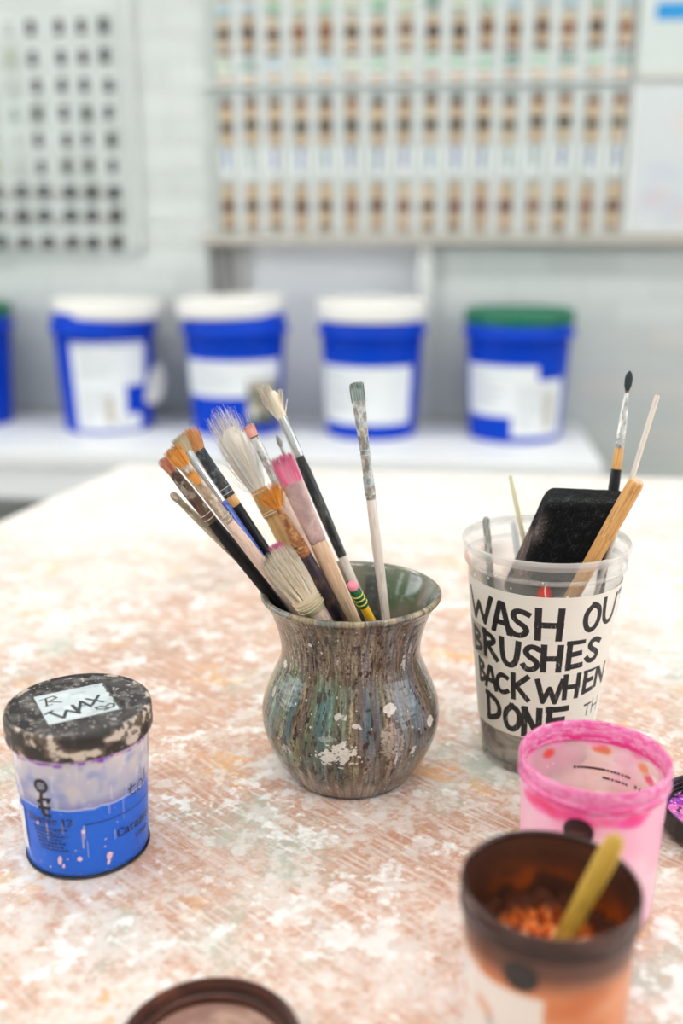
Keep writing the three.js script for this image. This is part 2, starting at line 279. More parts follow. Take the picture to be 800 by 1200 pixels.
// ------------------------------------------------------------ test tile boards on the back wall
const ORD = ['first', 'second', 'third', 'fourth', 'fifth', 'sixth', 'seventh', 'eighth', 'ninth', 'tenth', 'eleventh', 'twelfth', 'thirteenth', 'fourteenth', 'fifteenth', 'sixteenth'];
const boardW = mat([176, 184, 180], 0.6), strip = mat([205, 211, 210], 0.6), ledgeM = mat([186, 180, 170], 0.65);
const BZ = ZB + 0.016;                               // front face of the board
const clay = [mat([190, 166, 136], 0.75), mat([182, 158, 130], 0.75), mat([194, 176, 150], 0.75)], porcelain = mat([216, 220, 218], 0.5), greyClay = mat([186, 192, 186], 0.6);
const G = {}; const gl = (r, g, b) => { const k = [r, g, b].join(); return G[k] ??= mat([r, g, b], 0.25, { clearcoat: 0.4 }); };
const pick = (a) => a[Math.floor(R() * a.length)];
const BROWN = [[96, 58, 32], [70, 46, 34], [122, 72, 42], [52, 36, 30], [110, 80, 66]], DARK = [[24, 34, 36], [34, 44, 42], [18, 52, 58], [60, 58, 54], [40, 34, 32]], BLUES = [[92, 112, 176], [84, 132, 160], [120, 150, 150], [104, 108, 170], [70, 100, 150]], GREENS = [[150, 190, 166], [172, 200, 180], [120, 150, 140], [176, 196, 206], [196, 206, 186]], MAROON = [[92, 52, 52], [70, 40, 34], [120, 80, 76], [60, 56, 46], [104, 66, 72]], TEAL = [[20, 40, 36], [36, 38, 30], [28, 46, 44], [40, 40, 36], [32, 26, 22], [16, 38, 40]];
const wideBoard = thing('tile_display_board', 'wide white display board with sixteen columns of glaze test tiles', 'display board', [-0.148, 1.1875, ZB]);
{
  const bx0 = -0.59, bx1 = 0.603;
  part(wideBoard, 'panel', boxAt(bx0, bx1, 0, 0.86, 0.0005, 0.012, 0.002), boardW);
  part(wideBoard, 'ledge', boxAt(bx0, bx1, 0.407, 0.419, 0.012, 0.034, 0.002), strip);
  part(wideBoard, 'ledge', boxAt(bx0 - 0.02, 1.12, -0.026, 0, 0.0005, 0.06, 0.003), ledgeM).userData.label = 'long grey-brown ledge';
}
const cols = [-0.684, -0.612, -0.541, -0.466, -0.393, -0.318, -0.242, -0.164, -0.092, -0.018, 0.057, 0.131, 0.207, 0.282, 0.358, 0.432];
for (let i = 0; i < 15; i++) part(wideBoard, 'divider_strip', boxAt(-0.014, 0.014, 0.001, 0.85, 0.012, 0.017, 0.002), strip, [(cols[i] + cols[i + 1]) / 2 + 0.148, 0, 0]);
// row kinds: [centre y, width, height, body, [[part name, y offset, w, h, colour set]...], words]
const ROWS = [
  [1.842, 0.036, 0.104, 'clay', [['glaze_band', -0.036, 0.038, 0.03, GREENS], ['glaze_band', 0.025, 0.037, 0.03, DARK]], 'green-glazed test tile', 'topmost row'],
  [1.728, 0.034, 0.094, 'clay', [['glaze_band', 0.008, 0.037, 0.03, BROWN], ['glaze_tip', -0.04, 0.036, 0.012, MAROON]], 'brown-banded clay tile', 'second row from top'],
  [1.639, 0.037, 0.068, 'porcelain', [['glaze_band', 0.012, 0.038, 0.03, GREENS], ['bare_foot', -0.024, 0.0375, 0.018, [[190, 150, 112], [204, 170, 132], [168, 124, 92]]]], 'pale green and white tile', 'row above the middle ledge'],
  [1.5, 0.035, 0.124, 'clay', [['glaze_cap', 0.052, 0.036, 0.02, BROWN], ['glaze_band', -0.011, 0.039, 0.026, DARK]], 'tan dark-banded tile', 'row below the middle ledge'],
  [1.387, 0.04, 0.086, 'porcelain', [['glaze_streak', 0.012, 0.013, 0.06, BLUES]], 'white blue-streaked tile', 'second row from bottom'],
  [1.265, 0.036, 0.128, 'clay', [['glaze_band', 0.003, 0.039, 0.028, MAROON], ['glaze_foot', -0.052, 0.037, 0.022, [[150, 124, 104], [170, 146, 126], [186, 160, 140]]]], 'tan maroon-banded tile', 'bottom row'],
];
ROWS.forEach(([y, w, h, body, bands, words, row]) => {
  const bg = box(w, h, 0.009, 0.003), bands2 = bands.map((b) => box(b[2], b[3], 0.011, 0.003));
  cols.forEach((x, i) => {
    const t = thing('glaze_test_tile', `${words}, ${ORD[i]} column from left, ${row}, wide board`, 'tile', [x + rr(-0.003, 0.003), y + rr(-0.003, 0.003), BZ], 'glaze test tiles on the wide board');
    t.rotation.z = rr(-0.03, 0.03);
    part(t, 'tile_body', bg, body === 'clay' ? pick(clay) : porcelain, [0, 0, 0.002]);
    bands.forEach((b, k) => { const o = part(t, b[0], bands2[k], gl(...pick(b[4])), [0, b[1] + rr(-0.002, 0.002), 0.0025]); o.scale.y = rr(0.85, 1.15); });
  });
});
const smallBoard = thing('tile_display_board', 'white board at left with rows of small dark glaze test tiles', 'display board', [-1.27, 1.12, ZB]);
part(smallBoard, 'panel', boxAt(-0.4, 0.28, 0, 0.69, 0.0005, 0.012, 0.002), mat([196, 203, 199], 0.6));
for (const y of [0.02, 0.096, 0.17]) part(smallBoard, 'backing_rail', boxAt(-0.39, 0.262, y, y + 0.03, 0.012, 0.015, 0.001), mat([166, 165, 160], 0.6));  // thin grey strips behind the three lowest tile rows
{
  const LC = [-1.405, -1.325, -1.254, -1.173, -1.106, -1.034], LR = [1.765, 1.686, 1.608, 1.534, 1.46, 1.384, 1.31, 1.241, 1.165], rows = ['topmost', 'second', 'third', 'fourth', 'fifth', 'sixth', 'seventh', 'eighth', 'bottom'];
  const plate = box(0.044, 0.058, 0.006, 0.002), small = box(0.028, 0.044, 0.008, 0.004, 2), large = box(0.037, 0.046, 0.009, 0.004, 2);
  LR.forEach((y, j) => LC.forEach((x, i) => {
    const pale = i < 2 && j < 6, c = pale ? pick([[160, 168, 146], [176, 182, 178], [140, 160, 150], [168, 160, 130]]) : pick(TEAL);
    const t = thing('glaze_test_tile', `small grey test tile with dark glaze dab, ${ORD[i]} column, ${rows[j]} row of the left board`, 'tile', [x + rr(-0.004, 0.004), y + rr(-0.003, 0.003), BZ], 'glaze test tiles on the left board');
    t.userData.label = `${pale ? 'small pale test tile' : 'small dark-glazed tile'}, ${ORD[i]} column from left, ${rows[j]} row, left board`;
    part(t, 'tile_body', plate, pick([porcelain, greyClay]), [0, 0, 0]); part(t, 'glaze_dab', j > 5 ? large : small, gl(...c), [0, 0, 0.002]);
  }));
}
// papers at the right
{
  const t = thing('wall_sign', 'white sign board with blue heading block, upper right beside the tile board', 'sign', [0.72, 1.622, ZB]);
  part(t, 'panel', boxAt(-0.25, 0.3, 0, 0.4, 0.0005, 0.01, 0.002), mat([200, 208, 205], 0.6)); part(t, 'heading', boxAt(-0.208, 0.2, 0.128, 0.172, 0.01, 0.0105), mat([20, 140, 205], 0.5)); part(t, 'bottom_rail', boxAt(-0.25, 0.3, -0.02, 0, 0.0005, 0.02, 0.002), mat([206, 206, 200], 0.6));
  const p = thing('poster', 'pale poster with faint pink blotches, hanging right of the tile board', 'poster', [0.74, 1.195, ZB]);
  const pm = canvasTex(512, 512, (g) => { g.fillStyle = '#cdd2d3'; g.fillRect(0, 0, 512, 512); g.filter = 'blur(12px)'; const q = mulberry(5); for (let i = 0; i < 16; i++) { g.fillStyle = ['rgba(226,160,160,.28)', 'rgba(240,170,150,.25)', 'rgba(170,180,215,.25)'][i % 3]; g.beginPath(); g.ellipse(30 + q() * 460, 150 + q() * 340, 18 + q() * 40, 14 + q() * 50, q() * 3, 0, 7); g.fill(); } });
  const sheet = new THREE.PlaneGeometry(0.52, 0.4); part(p, 'backing', boxAt(-0.272, 0.272, 0, 0.412, 0.0005, 0.006, 0.001), mat([230, 233, 232], 0.6)); part(p, 'printed_sheet', sheet, mat([255, 255, 255], 0.6, { map: pm }), [0, 0.206, 0.0068]);
}

// ------------------------------------------------------------ the glazed vase
const VX = -0.0709, VZ = -0.6832;
const vaseOut = smooth([[0.0445, 0], [0.0466, 0.0015], [0.0480, 0.0040], [0.05191, 0.00936], [0.06014, 0.02375], [0.06528, 0.03814], [0.06682, 0.04842], [0.06600, 0.05870], [0.06219, 0.07104], [0.05675, 0.08338], [0.05263, 0.09366], [0.05161, 0.10085], [0.05243, 0.11010], [0.05531, 0.12244], [0.05962, 0.13375], [0.06394, 0.14043], [0.06631, 0.14351], [0.06579, 0.14588], [0.06374, 0.14660]], 110);
const vaseIn = smooth([[0.06374, 0.14660], [0.06168, 0.14506], [0.05705, 0.13580], [0.05191, 0.12347], [0.04832, 0.11010], [0.04729, 0.09982], [0.04883, 0.09057], [0.05397, 0.07926], [0.05962, 0.06487], [0.06219, 0.04842], [0.05860, 0.02786], [0.05037, 0.01553], [0.038, 0.0095], [0, 0.0085]], 80);
const inR = (y) => { for (let i = 1; i < vaseIn.length; i++) if (vaseIn[i][1] <= y) return vaseIn[i][0]; return 0; };
const blobs = [];                                     // splashes of white slip: [degrees, height, half width, half height, strength, roughness]
[[-5.6, 0.0484, 9, 0.0085, 1, 1], [-15.6, 0.0448, 5, 0.005, 1, 1], [27.4, 0.0767, 4.5, 0.0042, 0.9, 0.5], [60.4, 0.0572, 4, 0.0042, 1, 0.2], [26.4, 0.0546, 7, 0.012, 0.45, 1.3], [-6.6, 0.0741, 4, 0.0022, 0.8, 1], [3.4, 0.068, 3.5, 0.002, 0.9, 1], [-43.6, 0.0423, 3, 0.004, 0.5, 1], [-65.6, 0.0967, 3, 0.003, 0.9, 0.4], [-67.6, 0.0762, 3, 0.004, 0.7, 0.7], [46.4, 0.1039, 2.5, 0.006, 0.7, 0.8], [52.4, 0.1122, 2, 0.008, 0.5, 0.8], [-30.6, 0.1224, 1.6, 0.0015, 1, 0.3], [42.4, 0.0423, 2, 0.004, 0.8, 1], [29.4, 0.0402, 1, 0.005, 0.8, 0.6], [-13.6, 0.0587, 5, 0.002, 0.4, 1]].forEach((b) => blobs.push(b));
for (let i = 0; i < 150; i++) blobs.push([rr(-180, 180), rr(0.008, 0.14), rr(0.3, 0.8), rr(0.0003, 0.0010), 0.9, 0.4]);
const vaseMap = dataTex(2048, 1024, (u, v) => {
  const deg = (u - 0.5) * 360, y = v * 0.1466;
  const w = fbm(u * 40, v * 5, 3, 40) - 0.5, U = u + w * 0.016;
  const s1 = fbm(U * 30, v * 1.4 + 3, 4, 30), s2 = fbm(U * 64, v * 2.2 + 20, 3, 64), s3 = fbm(U * 120, v * 4 + 40, 3, 120), f = fbm(u * 360, v * 150, 3, 360), st = fbm(u * 300, v * 12 + 4, 3, 300);
  const side = Math.sin((deg + 20) * Math.PI / 180);
  let c = mix3([98, 86, 72], [126, 113, 95], sm(0.38, 0.68, f * 0.5 + st * 0.5));     // iron brown
  const body = sm(0.108, 0.088, y + (s2 - 0.5) * 0.05);
  c = mix3(c, [92, 106, 78], sm(0.4, 0.66, s1 * 0.7 + st * 0.3 - side * 0.11) * body * 0.9);
  c = mix3(c, [76, 102, 104], sm(0.44, 0.66, s2 * 0.7 + f * 0.3) * (0.15 + 0.8 * body));
  c = mix3(c, [96, 96, 114], sm(0.5, 0.7, fbm(U * 44, v * 1.7 + 60, 4, 44) + side * 0.11) * 0.5);
  c = mix3(c, [150, 138, 98], sm(0.5, 0.7, fbm(U * 36, v * 1.6 + 80, 4, 36) * 0.75 + st * 0.25 - side * 0.12) * body * 0.75 * sm(0.02, 0.05, y));
  c = mix3(c, [110, 90, 74], sm(0.48, 0.66, fbm(U * 52, v * 2 + 120, 4, 52) * 0.7 + f * 0.3 + sm(0.05, 0.02, y) * 0.12) * 0.42);
  c = mix3(c, [148, 152, 140], sm(0.56, 0.78, s3 * 0.55 + f * 0.45) * 0.5);
  c = mix3(c, [66, 52, 42], sm(0.56, 0.7, fbm(u * 260, v * 26 + 5, 3, 260)) * 0.85 * sm(0.36, 0.5, fbm(u * 24, v * 9, 2, 24)));
  c = mix3(c, [40, 28, 24], sm(0.66, 0.76, fbm(u * 180, v * 30 + 9, 3, 180)) * 0.95);
  c = mix3(c, [88, 78, 68], sm(0.026, 0.012, y) * 0.75);
  c = mix3(c, [136, 124, 114], sm(0.022, 0.016, y + (s2 - 0.5) * 0.03) * sm(0.46, 0.56, s1) * 0.8);
  c = mix3(c, [36, 32, 30], sm(0.004, 0.001, y) * 0.8);
  c = mix3(c, [142, 130, 108], sm(0.1425, 0.1445, y) * (0.3 + 0.7 * sm(0.4, 0.6, s2)));  // thin glaze breaking pale on the rim
  c = mix3(c, [92, 104, 106], sm(0.141, 0.1435, y) * sm(0.5, 0.66, s1) * 0.6);
  { const m = (c[0] + c[1] + c[2]) / 3; c = c.map((k) => clamp((m + (k - m) * 1.25) * (0.86 + 0.3 * sm(0.3, 0.7, s3 * 0.5 + st * 0.5)), 0, 255)); }
  for (const b of blobs) {
    let dd = deg - b[0]; if (dd > 180) dd -= 360; if (dd < -180) dd += 360;
    const ex = dd / b[2], ey = (y - b[1]) / b[3]; if (Math.abs(ex) > 1.9 || Math.abs(ey) > 1.9) continue;
    const k = ex * ex + ey * ey + b[5] * 1.6 * (fbm(u * 150, v * 75, 3, 150) - 0.5) * 2.2;
    c = mix3(c, [212, 206, 198], sm(1.05, 0.8, k) * b[4] * 0.95);
  }
  const g = 0.9 + f * 0.2; return c.map((k) => clamp(k * g, 0, 255));
});
const vaseInMap = dataTex(512, 512, (u, v) => {
  const s = fbm(u * 14, v * 3, 3, 14), f = fbm(u * 60, v * 40, 3, 60); let c = mix3([128, 120, 104], [88, 108, 84], sm(0.4, 0.6, s)); c = mix3(c, [74, 80, 76], sm(0.5, 0.65, fbm(u * 20, v * 4 + 9, 3, 20)));
  c = mix3(c, [140, 136, 120], sm(0.9, 1, v) * 0.6); return mix3(c, [150, 150, 138], sm(0.62, 0.75, f) * 0.5);
});
const vaseBump = dataTex(512, 512, (u, v) => { const k = 255 * (0.5 * fbm(v * 46, u * 2, 2) + 0.5 * fbm(u * 90, v * 60, 2, 90)); return [k, k, k]; }, false);
const vase = thing('ceramic_vase', 'round-bellied stoneware vase in streaky brown, green and blue glaze, holding the brushes', 'vase', [VX, TABLE + 0.0005, VZ]);
vase.rotation.y = 0.103;
part(vase, 'body', lathe(vaseOut, 128, 0, 0.1466), mat([255, 255, 255], 0.22, { map: vaseMap, bumpMap: vaseBump, bumpScale: 0.0009, clearcoat: 0.3, clearcoatRoughness: 0.06 }));
part(vase, 'interior', lathe(vaseIn, 96, 0, 0.1466), mat([255, 255, 255], 0.15, { map: vaseInMap, clearcoat: 0.5, clearcoatRoughness: 0.1 }));
part(vase, 'foot_ring', lathe([[0.040, 0.003], [0.042, 0], [0.0445, 0], [0.0455, 0.0012], [0.042, 0.004]], 64), mat([58, 52, 48], 0.8));

// ------------------------------------------------------------ brush materials
const noiseTex = (cols, fx, fy, seed) => dataTex(128, 256, (u, v) => { let c = cols[0]; const f = fbm(u * fx * 4, v * fy * 4 + seed, 2, fx * 4); for (let k = 1; k < cols.length; k++) c = mix3(c, cols[k], sm(0.46, 0.72, fbm(u * fx + 0, v * fy + seed * 11 + k * 31, 4, fx) + (f - 0.5) * 0.25)); return c.map((q) => clamp(q * (0.9 + 0.2 * f), 0, 255)); });
const woodTex = (a, b, fx = 26) => dataTex(128, 256, (u, v) => { const k = fbm(u * fx, v * 3 + fx, 3, fx); let c = mix3(a, b, sm(0.35, 0.7, k)); return mix3(c, b.map((q) => q * 0.82), sm(0.68, 0.75, fbm(u * 40, v * 5, 2, 40)) * 0.6); });
const mm = (map, rough = 0.55, more = {}) => mat([255, 255, 255], rough, { map, ...more });
const M = {
  steel: mat([205, 207, 210], 0.22, { metalness: 1 }), brass: mat([190, 160, 110], 0.3, { metalness: 1 }),
  steelStained: mm(noiseTex([[196, 198, 198], [150, 146, 140], [222, 218, 210]], 8, 14, 1), 0.4, { metalness: 0.5 }),
  steelPaint: mm(noiseTex([[176, 184, 184], [112, 122, 122], [212, 208, 200], [150, 130, 116]], 8, 20, 2), 0.5, { metalness: 0.25 }),
  crustBrown: mm(noiseTex([[104, 78, 62], [66, 54, 48], [160, 148, 138]], 8, 18, 3), 0.7), crustDark: mm(noiseTex([[40, 46, 54], [22, 26, 32], [104, 110, 114], [70, 64, 58]], 8, 20, 4), 0.65),
  crustTan: mm(noiseTex([[176, 152, 128], [146, 120, 96], [204, 192, 180]], 8, 16, 5), 0.6), crustKhaki: mm(noiseTex([[172, 156, 132], [140, 126, 106], [198, 186, 166]], 8, 18, 6), 0.75),
  crustCopper: mm(noiseTex([[150, 92, 48], [112, 70, 42], [190, 140, 92]], 8, 24, 7), 0.6), pinkMetal: mm(noiseTex([[200, 172, 168], [212, 190, 186], [176, 150, 148]], 6, 8, 8), 0.4, { metalness: 0.25 }),
  palePink: mm(woodTex([232, 206, 190], [222, 190, 172])), paleWood: mm(woodTex([226, 196, 166], [210, 174, 142])), whiteWood: mm(woodTex([232, 222, 212], [222, 208, 196])), tanWood: mm(woodTex([196, 156, 100], [172, 128, 74])), orangeWood: mm(woodTex([226, 176, 112], [204, 148, 84])),
  black: mat([16, 17, 20], 0.35, { specularIntensity: 0.6 }), blackWorn: mm(noiseTex([[20, 26, 28], [26, 32, 34], [16, 20, 22], [70, 72, 70]], 6, 9, 9), 0.35), navy: mat([24, 34, 52], 0.35), blueGloss: mat([22, 70, 168], 0.25, { clearcoat: 0.6 }), purpleBlack: mm(noiseTex([[38, 30, 46], [24, 20, 28], [84, 58, 44]], 6, 10, 10), 0.4),
  bamboo: mm(woodTex([196, 158, 104], [178, 138, 84], 14)), thread: mat([224, 206, 174], 0.8), yellow: mat([236, 178, 44], 0.35), greenMetal: mat([24, 104, 66], 0.35, { metalness: 0.4 }), yellowMetal: mat([214, 196, 92], 0.35, { metalness: 0.4 }), eraser: mat([238, 140, 158], 0.75), grey: mat([110, 104, 104], 0.7),
};
// brush: local +y runs from the handle end to the tip; +z is turned to the camera
function brush(name, label, category, from, B, dir, build, radius, group, inside = inOld, twist = 0, k = 1) {
  const d = new THREE.Vector3(...dir).normalize(), q = mulberry(B[0] * 1e5 | 0);
  let s0 = 0; for (; s0 < 0.12; s0 += 0.001) { const x = B[0] + d.x * s0, y = B[1] + d.y * s0, z = B[2] + d.z * s0; if (Math.hypot(x, z) < inside(y) - radius - 0.002) break; }
  const p = [from[0] + (B[0] + d.x * s0) * k, from[1] + (B[1] + d.y * s0) * k, from[2] + (B[2] + d.z * s0) * k];
  const t = thing(name, label, category, p, group); t.scale.setScalar(k);
  const cam = new THREE.Vector3().subVectors(camera.position, new THREE.Vector3(...p)); cam.addScaledVector(d, -cam.dot(d)).normalize();
  const x = new THREE.Vector3().crossVectors(d, cam), m = new THREE.Matrix4().makeBasis(x, d, cam); t.quaternion.setFromRotationMatrix(m); if (twist) t.rotateY(twist);
  const P = {
    rod: (n, list, mt, seg = 18) => part(t, n, rings(list.map(([s, a, b]) => [Math.max(s, s0) - s0, a, b ?? a]), seg), mt),
    hair: (o, n = 'bristles') => part(t, n, hair({ ...o, y0: o.y0 - s0, y1: o.y1 - s0 }), hairMat),
    ring: (s, r, th, mt, n = 'crimp', rz = r) => { const g = new THREE.TorusGeometry(r, th, 6, 28).rotateX(Math.PI / 2); g.scale(1, 1, rz / r); const o = part(t, n, g, mt); o.position.y = s - s0; return o; },
    wrapAt: (s, r, th, tilt, mt, rz = r) => { const g = new THREE.TorusGeometry(r, th, 6, 32).rotateX(Math.PI / 2); g.scale(1, 1, rz / r); g.rotateZ(tilt); const o = part(t, 'binding_string', g, mt); o.position.y = s - s0; return o; },
    s0, t,
  };
  build(P); return t;
}
const KV = 1.028, VDROP = 0.4 * (KV - 1);            // brushes were laid out 2.8 % smaller
const V0 = [VX, TABLE + 0.0005 - VDROP, VZ];
const inOld = (y) => inR(y * KV - VDROP) / KV;
const inVase = (label, B, dir, r, build, twist = 0) => brush('paint_brush', label, 'brush', V0, B, dir, build, r, 'brushes in the glazed vase', inOld, twist, KV);
const ORANGE = [[242, 164, 82], [230, 146, 66], [248, 188, 118]], RUST = [[230, 152, 124], [214, 134, 106], [240, 178, 152]], CREAM = [[255, 240, 216], [250, 230, 200], [255, 246, 230]], WHITE = [[255, 248, 236], [255, 252, 246], [255, 238, 220]], KHAKI = [[200, 182, 148], [214, 198, 168]];
inVase('thin brush crusted in khaki paint, lowest and leftmost in the vase', [0.0587, 0.015, -0.032], [-0.6334, 0.7477, 0.1994], 0.003, (P) => {
  P.rod('handle', [[0, 0.0018], [0.2, 0.0026], [0.2115, 0.0027]], M.crustKhaki); P.rod('ferrule', [[0.2115, 0.0028], [0.246, 0.003], [0.275, 0.0022]], M.crustKhaki); P.ring(0.222, 0.003, 0.0003, M.steelStained);
  P.rod('bristles', [[0.275, 0.0022], [0.278, 0.0027], [0.281, 0.0028], [0.2833, 0.0015]], M.crustKhaki);
});
inVase('black-handled brush with small rust-brown tuft and dirty brown ferrule', [0.0339, 0.015, -0.016], [-0.5431, 0.8222, 0.1705], 0.004, (P) => {
  P.rod('handle', [[0, 0.003], [0.1, 0.0036], [0.16, 0.0042], [0.215, 0.0046], [0.235, 0.004], [0.24, 0.0038]], M.black); P.rod('ferrule', [[0.234, 0.0041], [0.262, 0.0042], [0.2785, 0.0034, 0.003]], M.crustBrown);
  P.ring(0.2375, 0.0042, 0.00035, M.steelStained); P.ring(0.2415, 0.0042, 0.00035, M.steelStained);
  P.hair({ y0: 0.277, y1: 0.2905, w0: 0.0032, d0: 0.0028, w1: 0.0046, d1: 0.004, n: 150, th: 0.00035, jit: 0.0006, cols: RUST, seed: 2 });
});
inVase('pale pink handled brush with orange tuft and tan paint-crusted ferrule', [0.0436, 0.015, -0.018], [-0.5268, 0.8257, 0.2018], 0.004, (P) => {
  P.rod('handle', [[0, 0.003], [0.12, 0.0036], [0.2, 0.0046], [0.232, 0.004], [0.238, 0.0036]], M.palePink); P.rod('ferrule', [[0.2345, 0.0038], [0.26, 0.0038], [0.285, 0.0042, 0.0032]], M.crustTan);
  P.ring(0.2375, 0.004, 0.00035, M.steelStained); P.ring(0.241, 0.004, 0.00035, M.steelStained);
  P.hair({ y0: 0.284, y1: 0.301, w0: 0.0042, d0: 0.003, w1: 0.007, d1: 0.004, n: 220, th: 0.00035, jit: 0.0007, cols: ORANGE, seed: 3, bulge: 0.15 });
  const o = P.hair({ y0: 0.27, y1: 0.2815, w0: 0.002, d0: 0.001, w1: 0.0036, d1: 0.001, n: 60, th: 0.0003, jit: 0.0005, cols: ORANGE, seed: 33 }, 'stray_tuft'); o.position.z = 0.0036;
});
inVase('brush with khaki tuft, bright silver ferrule and glossy blue handle', [0.0322, 0.015, -0.012], [-0.5197, 0.851, 0.0756], 0.004, (P) => {
  P.rod('handle', [[0, 0.002], [0.1, 0.003], [0.19, 0.0042], [0.233, 0.0042], [0.238, 0.0036]], M.blueGloss); P.rod('ferrule', [[0.236, 0.0037], [0.26, 0.0037], [0.2793, 0.0042, 0.0032]], M.steel); P.ring(0.24, 0.0038, 0.0003, M.steel); P.ring(0.244, 0.0038, 0.0003, M.steel);
  P.hair({ y0: 0.278, y1: 0.2925, w0: 0.004, d0: 0.003, w1: 0.006, d1: 0.004, n: 150, th: 0.00035, jit: 0.0006, cols: KHAKI, seed: 4 });
});
inVase('brush with puffy rust-orange tuft and dark paint-crusted ferrule, orange wood ring below', [0.0365, 0.015, -0.014], [-0.5244, 0.8511, 0.0252], 0.004, (P) => {
  P.rod('handle', [[0, 0.0026], [0.12, 0.0034], [0.2, 0.0042], [0.2295, 0.0042]], M.black); P.rod('wood_ring', [[0.2295, 0.0043], [0.2375, 0.0043]], M.orangeWood); P.rod('ferrule', [[0.2375, 0.0046], [0.2447, 0.0047], [0.26, 0.0042], [0.278, 0.0042, 0.0034]], M.crustDark);
  P.ring(0.2405, 0.0047, 0.0003, M.steelStained); P.ring(0.2445, 0.0047, 0.0003, M.steelStained);
  P.hair({ y0: 0.2765, y1: 0.2945, w0: 0.0042, d0: 0.0034, w1: 0.0075, d1: 0.006, n: 260, th: 0.00035, jit: 0.0008, cols: [[234, 164, 108], [218, 142, 86], [246, 192, 142]], seed: 5, bulge: 0.35 });
});
inVase('hake brush with long splayed white hair bound to a bamboo handle', [0.034, 0.015, 0.0], [-0.4642, 0.8709, -0.1613], 0.0055, (P) => {
  P.rod('handle', [[0, 0.0045], [0.12, 0.005], [0.18, 0.0052], [0.2075, 0.0054], [0.2085, 0.006], [0.211, 0.006], [0.212, 0.0052]], M.bamboo); P.rod('bamboo_collar', [[0.208, 0.0062], [0.219, 0.0066], [0.2295, 0.0064], [0.23, 0.0056]], M.bamboo);
  for (const s of [0.2095, 0.2115, 0.2275]) P.ring(s, 0.0064, 0.0004, M.thread, 'binding_string');
  P.hair({ y0: 0.2275, y1: 0.3, w0: 0.005, d0: 0.0045, w1: 0.0112, d1: 0.008, n: 380, th: 0.00034, jit: 0.0034, vary: 0.5, cols: WHITE, seed: 6, bulge: 0.5, core: 0.4, bend: [-0.001, 0] });
  P.hair({ y0: 0.235, y1: 0.296, w0: 0.005, d0: 0.004, w1: 0.017, d1: 0.01, n: 110, th: 0.00026, jit: 0.004, vary: 0.4, cols: WHITE, seed: 66, bulge: 0.3, core: 0 }, 'stray_hairs');
});
inVase('brush with pale pink tip, grey ferrule and pale pink handle, behind the flat pink brush', [0.048, 0.015, -0.014], [-0.4457, 0.8943, -0.0397], 0.004, (P) => {
  P.rod('handle', [[0, 0.003], [0.1, 0.004], [0.19, 0.0052], [0.22, 0.0046], [0.2314, 0.0036]], M.palePink); P.rod('ferrule', [[0.229, 0.0037], [0.25, 0.0034], [0.2701, 0.0034, 0.0022]], M.steelStained);
  P.hair({ y0: 0.268, y1: 0.274, w0: 0.0032, d0: 0.002, w1: 0.0036, d1: 0.002, n: 60, cols: [[92, 74, 66], [70, 60, 56]], seed: 7, jit: 0.0003 }, 'dark_bristle_base');
  P.hair({ y0: 0.271, y1: 0.2805, w0: 0.0036, d0: 0.0022, w1: 0.0044, d1: 0.0022, n: 170, th: 0.0004, jit: 0.0003, vary: 0.06, cols: [[255, 184, 168], [250, 172, 158], [255, 198, 186]], seed: 8 });
});
inVase('very thin brush with a grey tip, behind the flat pink brush', [0.0447, 0.015, -0.01], [-0.4023, 0.9002, -0.1667], 0.002, (P) => {
  P.rod('handle', [[0, 0.0014], [0.2, 0.0022], [0.244, 0.0018]], M.grey); P.rod('ferrule', [[0.24, 0.0018], [0.256, 0.0014]], M.steelStained); P.rod('bristles', [[0.2545, 0.0014], [0.258, 0.0021], [0.2615, 0.0016], [0.264, 0.0004]], mat([150, 146, 140], 0.8));
});
inVase('tall brush with splayed cream hair, bright silver ferrule and worn black handle', [0.0586, 0.015, -0.014], [-0.4057, 0.9091, -0.0943], 0.003, (P) => {
  P.rod('handle_wood', [[0, 0.0024], [0.1, 0.0028], [0.1695, 0.0034]], M.whiteWood); P.rod('handle', [[0.168, 0.0035], [0.2, 0.0041], [0.235, 0.0042], [0.25, 0.0034]], M.blackWorn); P.rod('ferrule', [[0.248, 0.0035], [0.256, 0.0036], [0.2795, 0.0036, 0.0028]], M.steel);
  P.ring(0.2535, 0.0037, 0.0003, M.steel); P.ring(0.257, 0.0037, 0.0003, M.steel); P.ring(0.2505, 0.0036, 0.0003, M.steel);
  P.hair({ y0: 0.278, y1: 0.3075, w0: 0.0034, d0: 0.0026, w1: 0.0048, d1: 0.003, n: 200, th: 0.0004, jit: 0.001, vary: 0.3, cols: CREAM, seed: 9, bulge: 0.3, bend: [-0.0035, 0] });
  P.hair({ y0: 0.279, y1: 0.301, w0: 0.003, d0: 0.002, w1: 0.003, d1: 0.002, n: 50, th: 0.0004, jit: 0.0012, vary: 0.4, cols: CREAM, seed: 10, bend: [0.006, 0], core: 0 }, 'stray_hairs');
});
inVase('flat brush with bright pink bristles, pinkish metal ferrule and pale wooden handle', [0.0464, 0.015, -0.014], [-0.3047, 0.9056, 0.2951], 0.005, (P) => {
  P.rod('handle', [[0, 0.004, 0.003], [0.14, 0.0052, 0.0036], [0.18, 0.0058, 0.004], [0.205, 0.0056, 0.0038], [0.2124, 0.0052, 0.0034]], M.paleWood, 24); P.rod('ferrule', [[0.208, 0.0056, 0.0036], [0.2124, 0.0058, 0.0035], [0.235, 0.0064, 0.0024], [0.2552, 0.0072, 0.0022]], M.pinkMetal, 28);
  P.hair({ y0: 0.2545, y1: 0.2765, w0: 0.0071, d0: 0.002, w1: 0.0079, d1: 0.0026, n: 380, th: 0.00042, jit: 0.0005, vary: 0.16, cols: [[255, 132, 170], [252, 112, 154], [255, 172, 196]], seed: 11 });
});
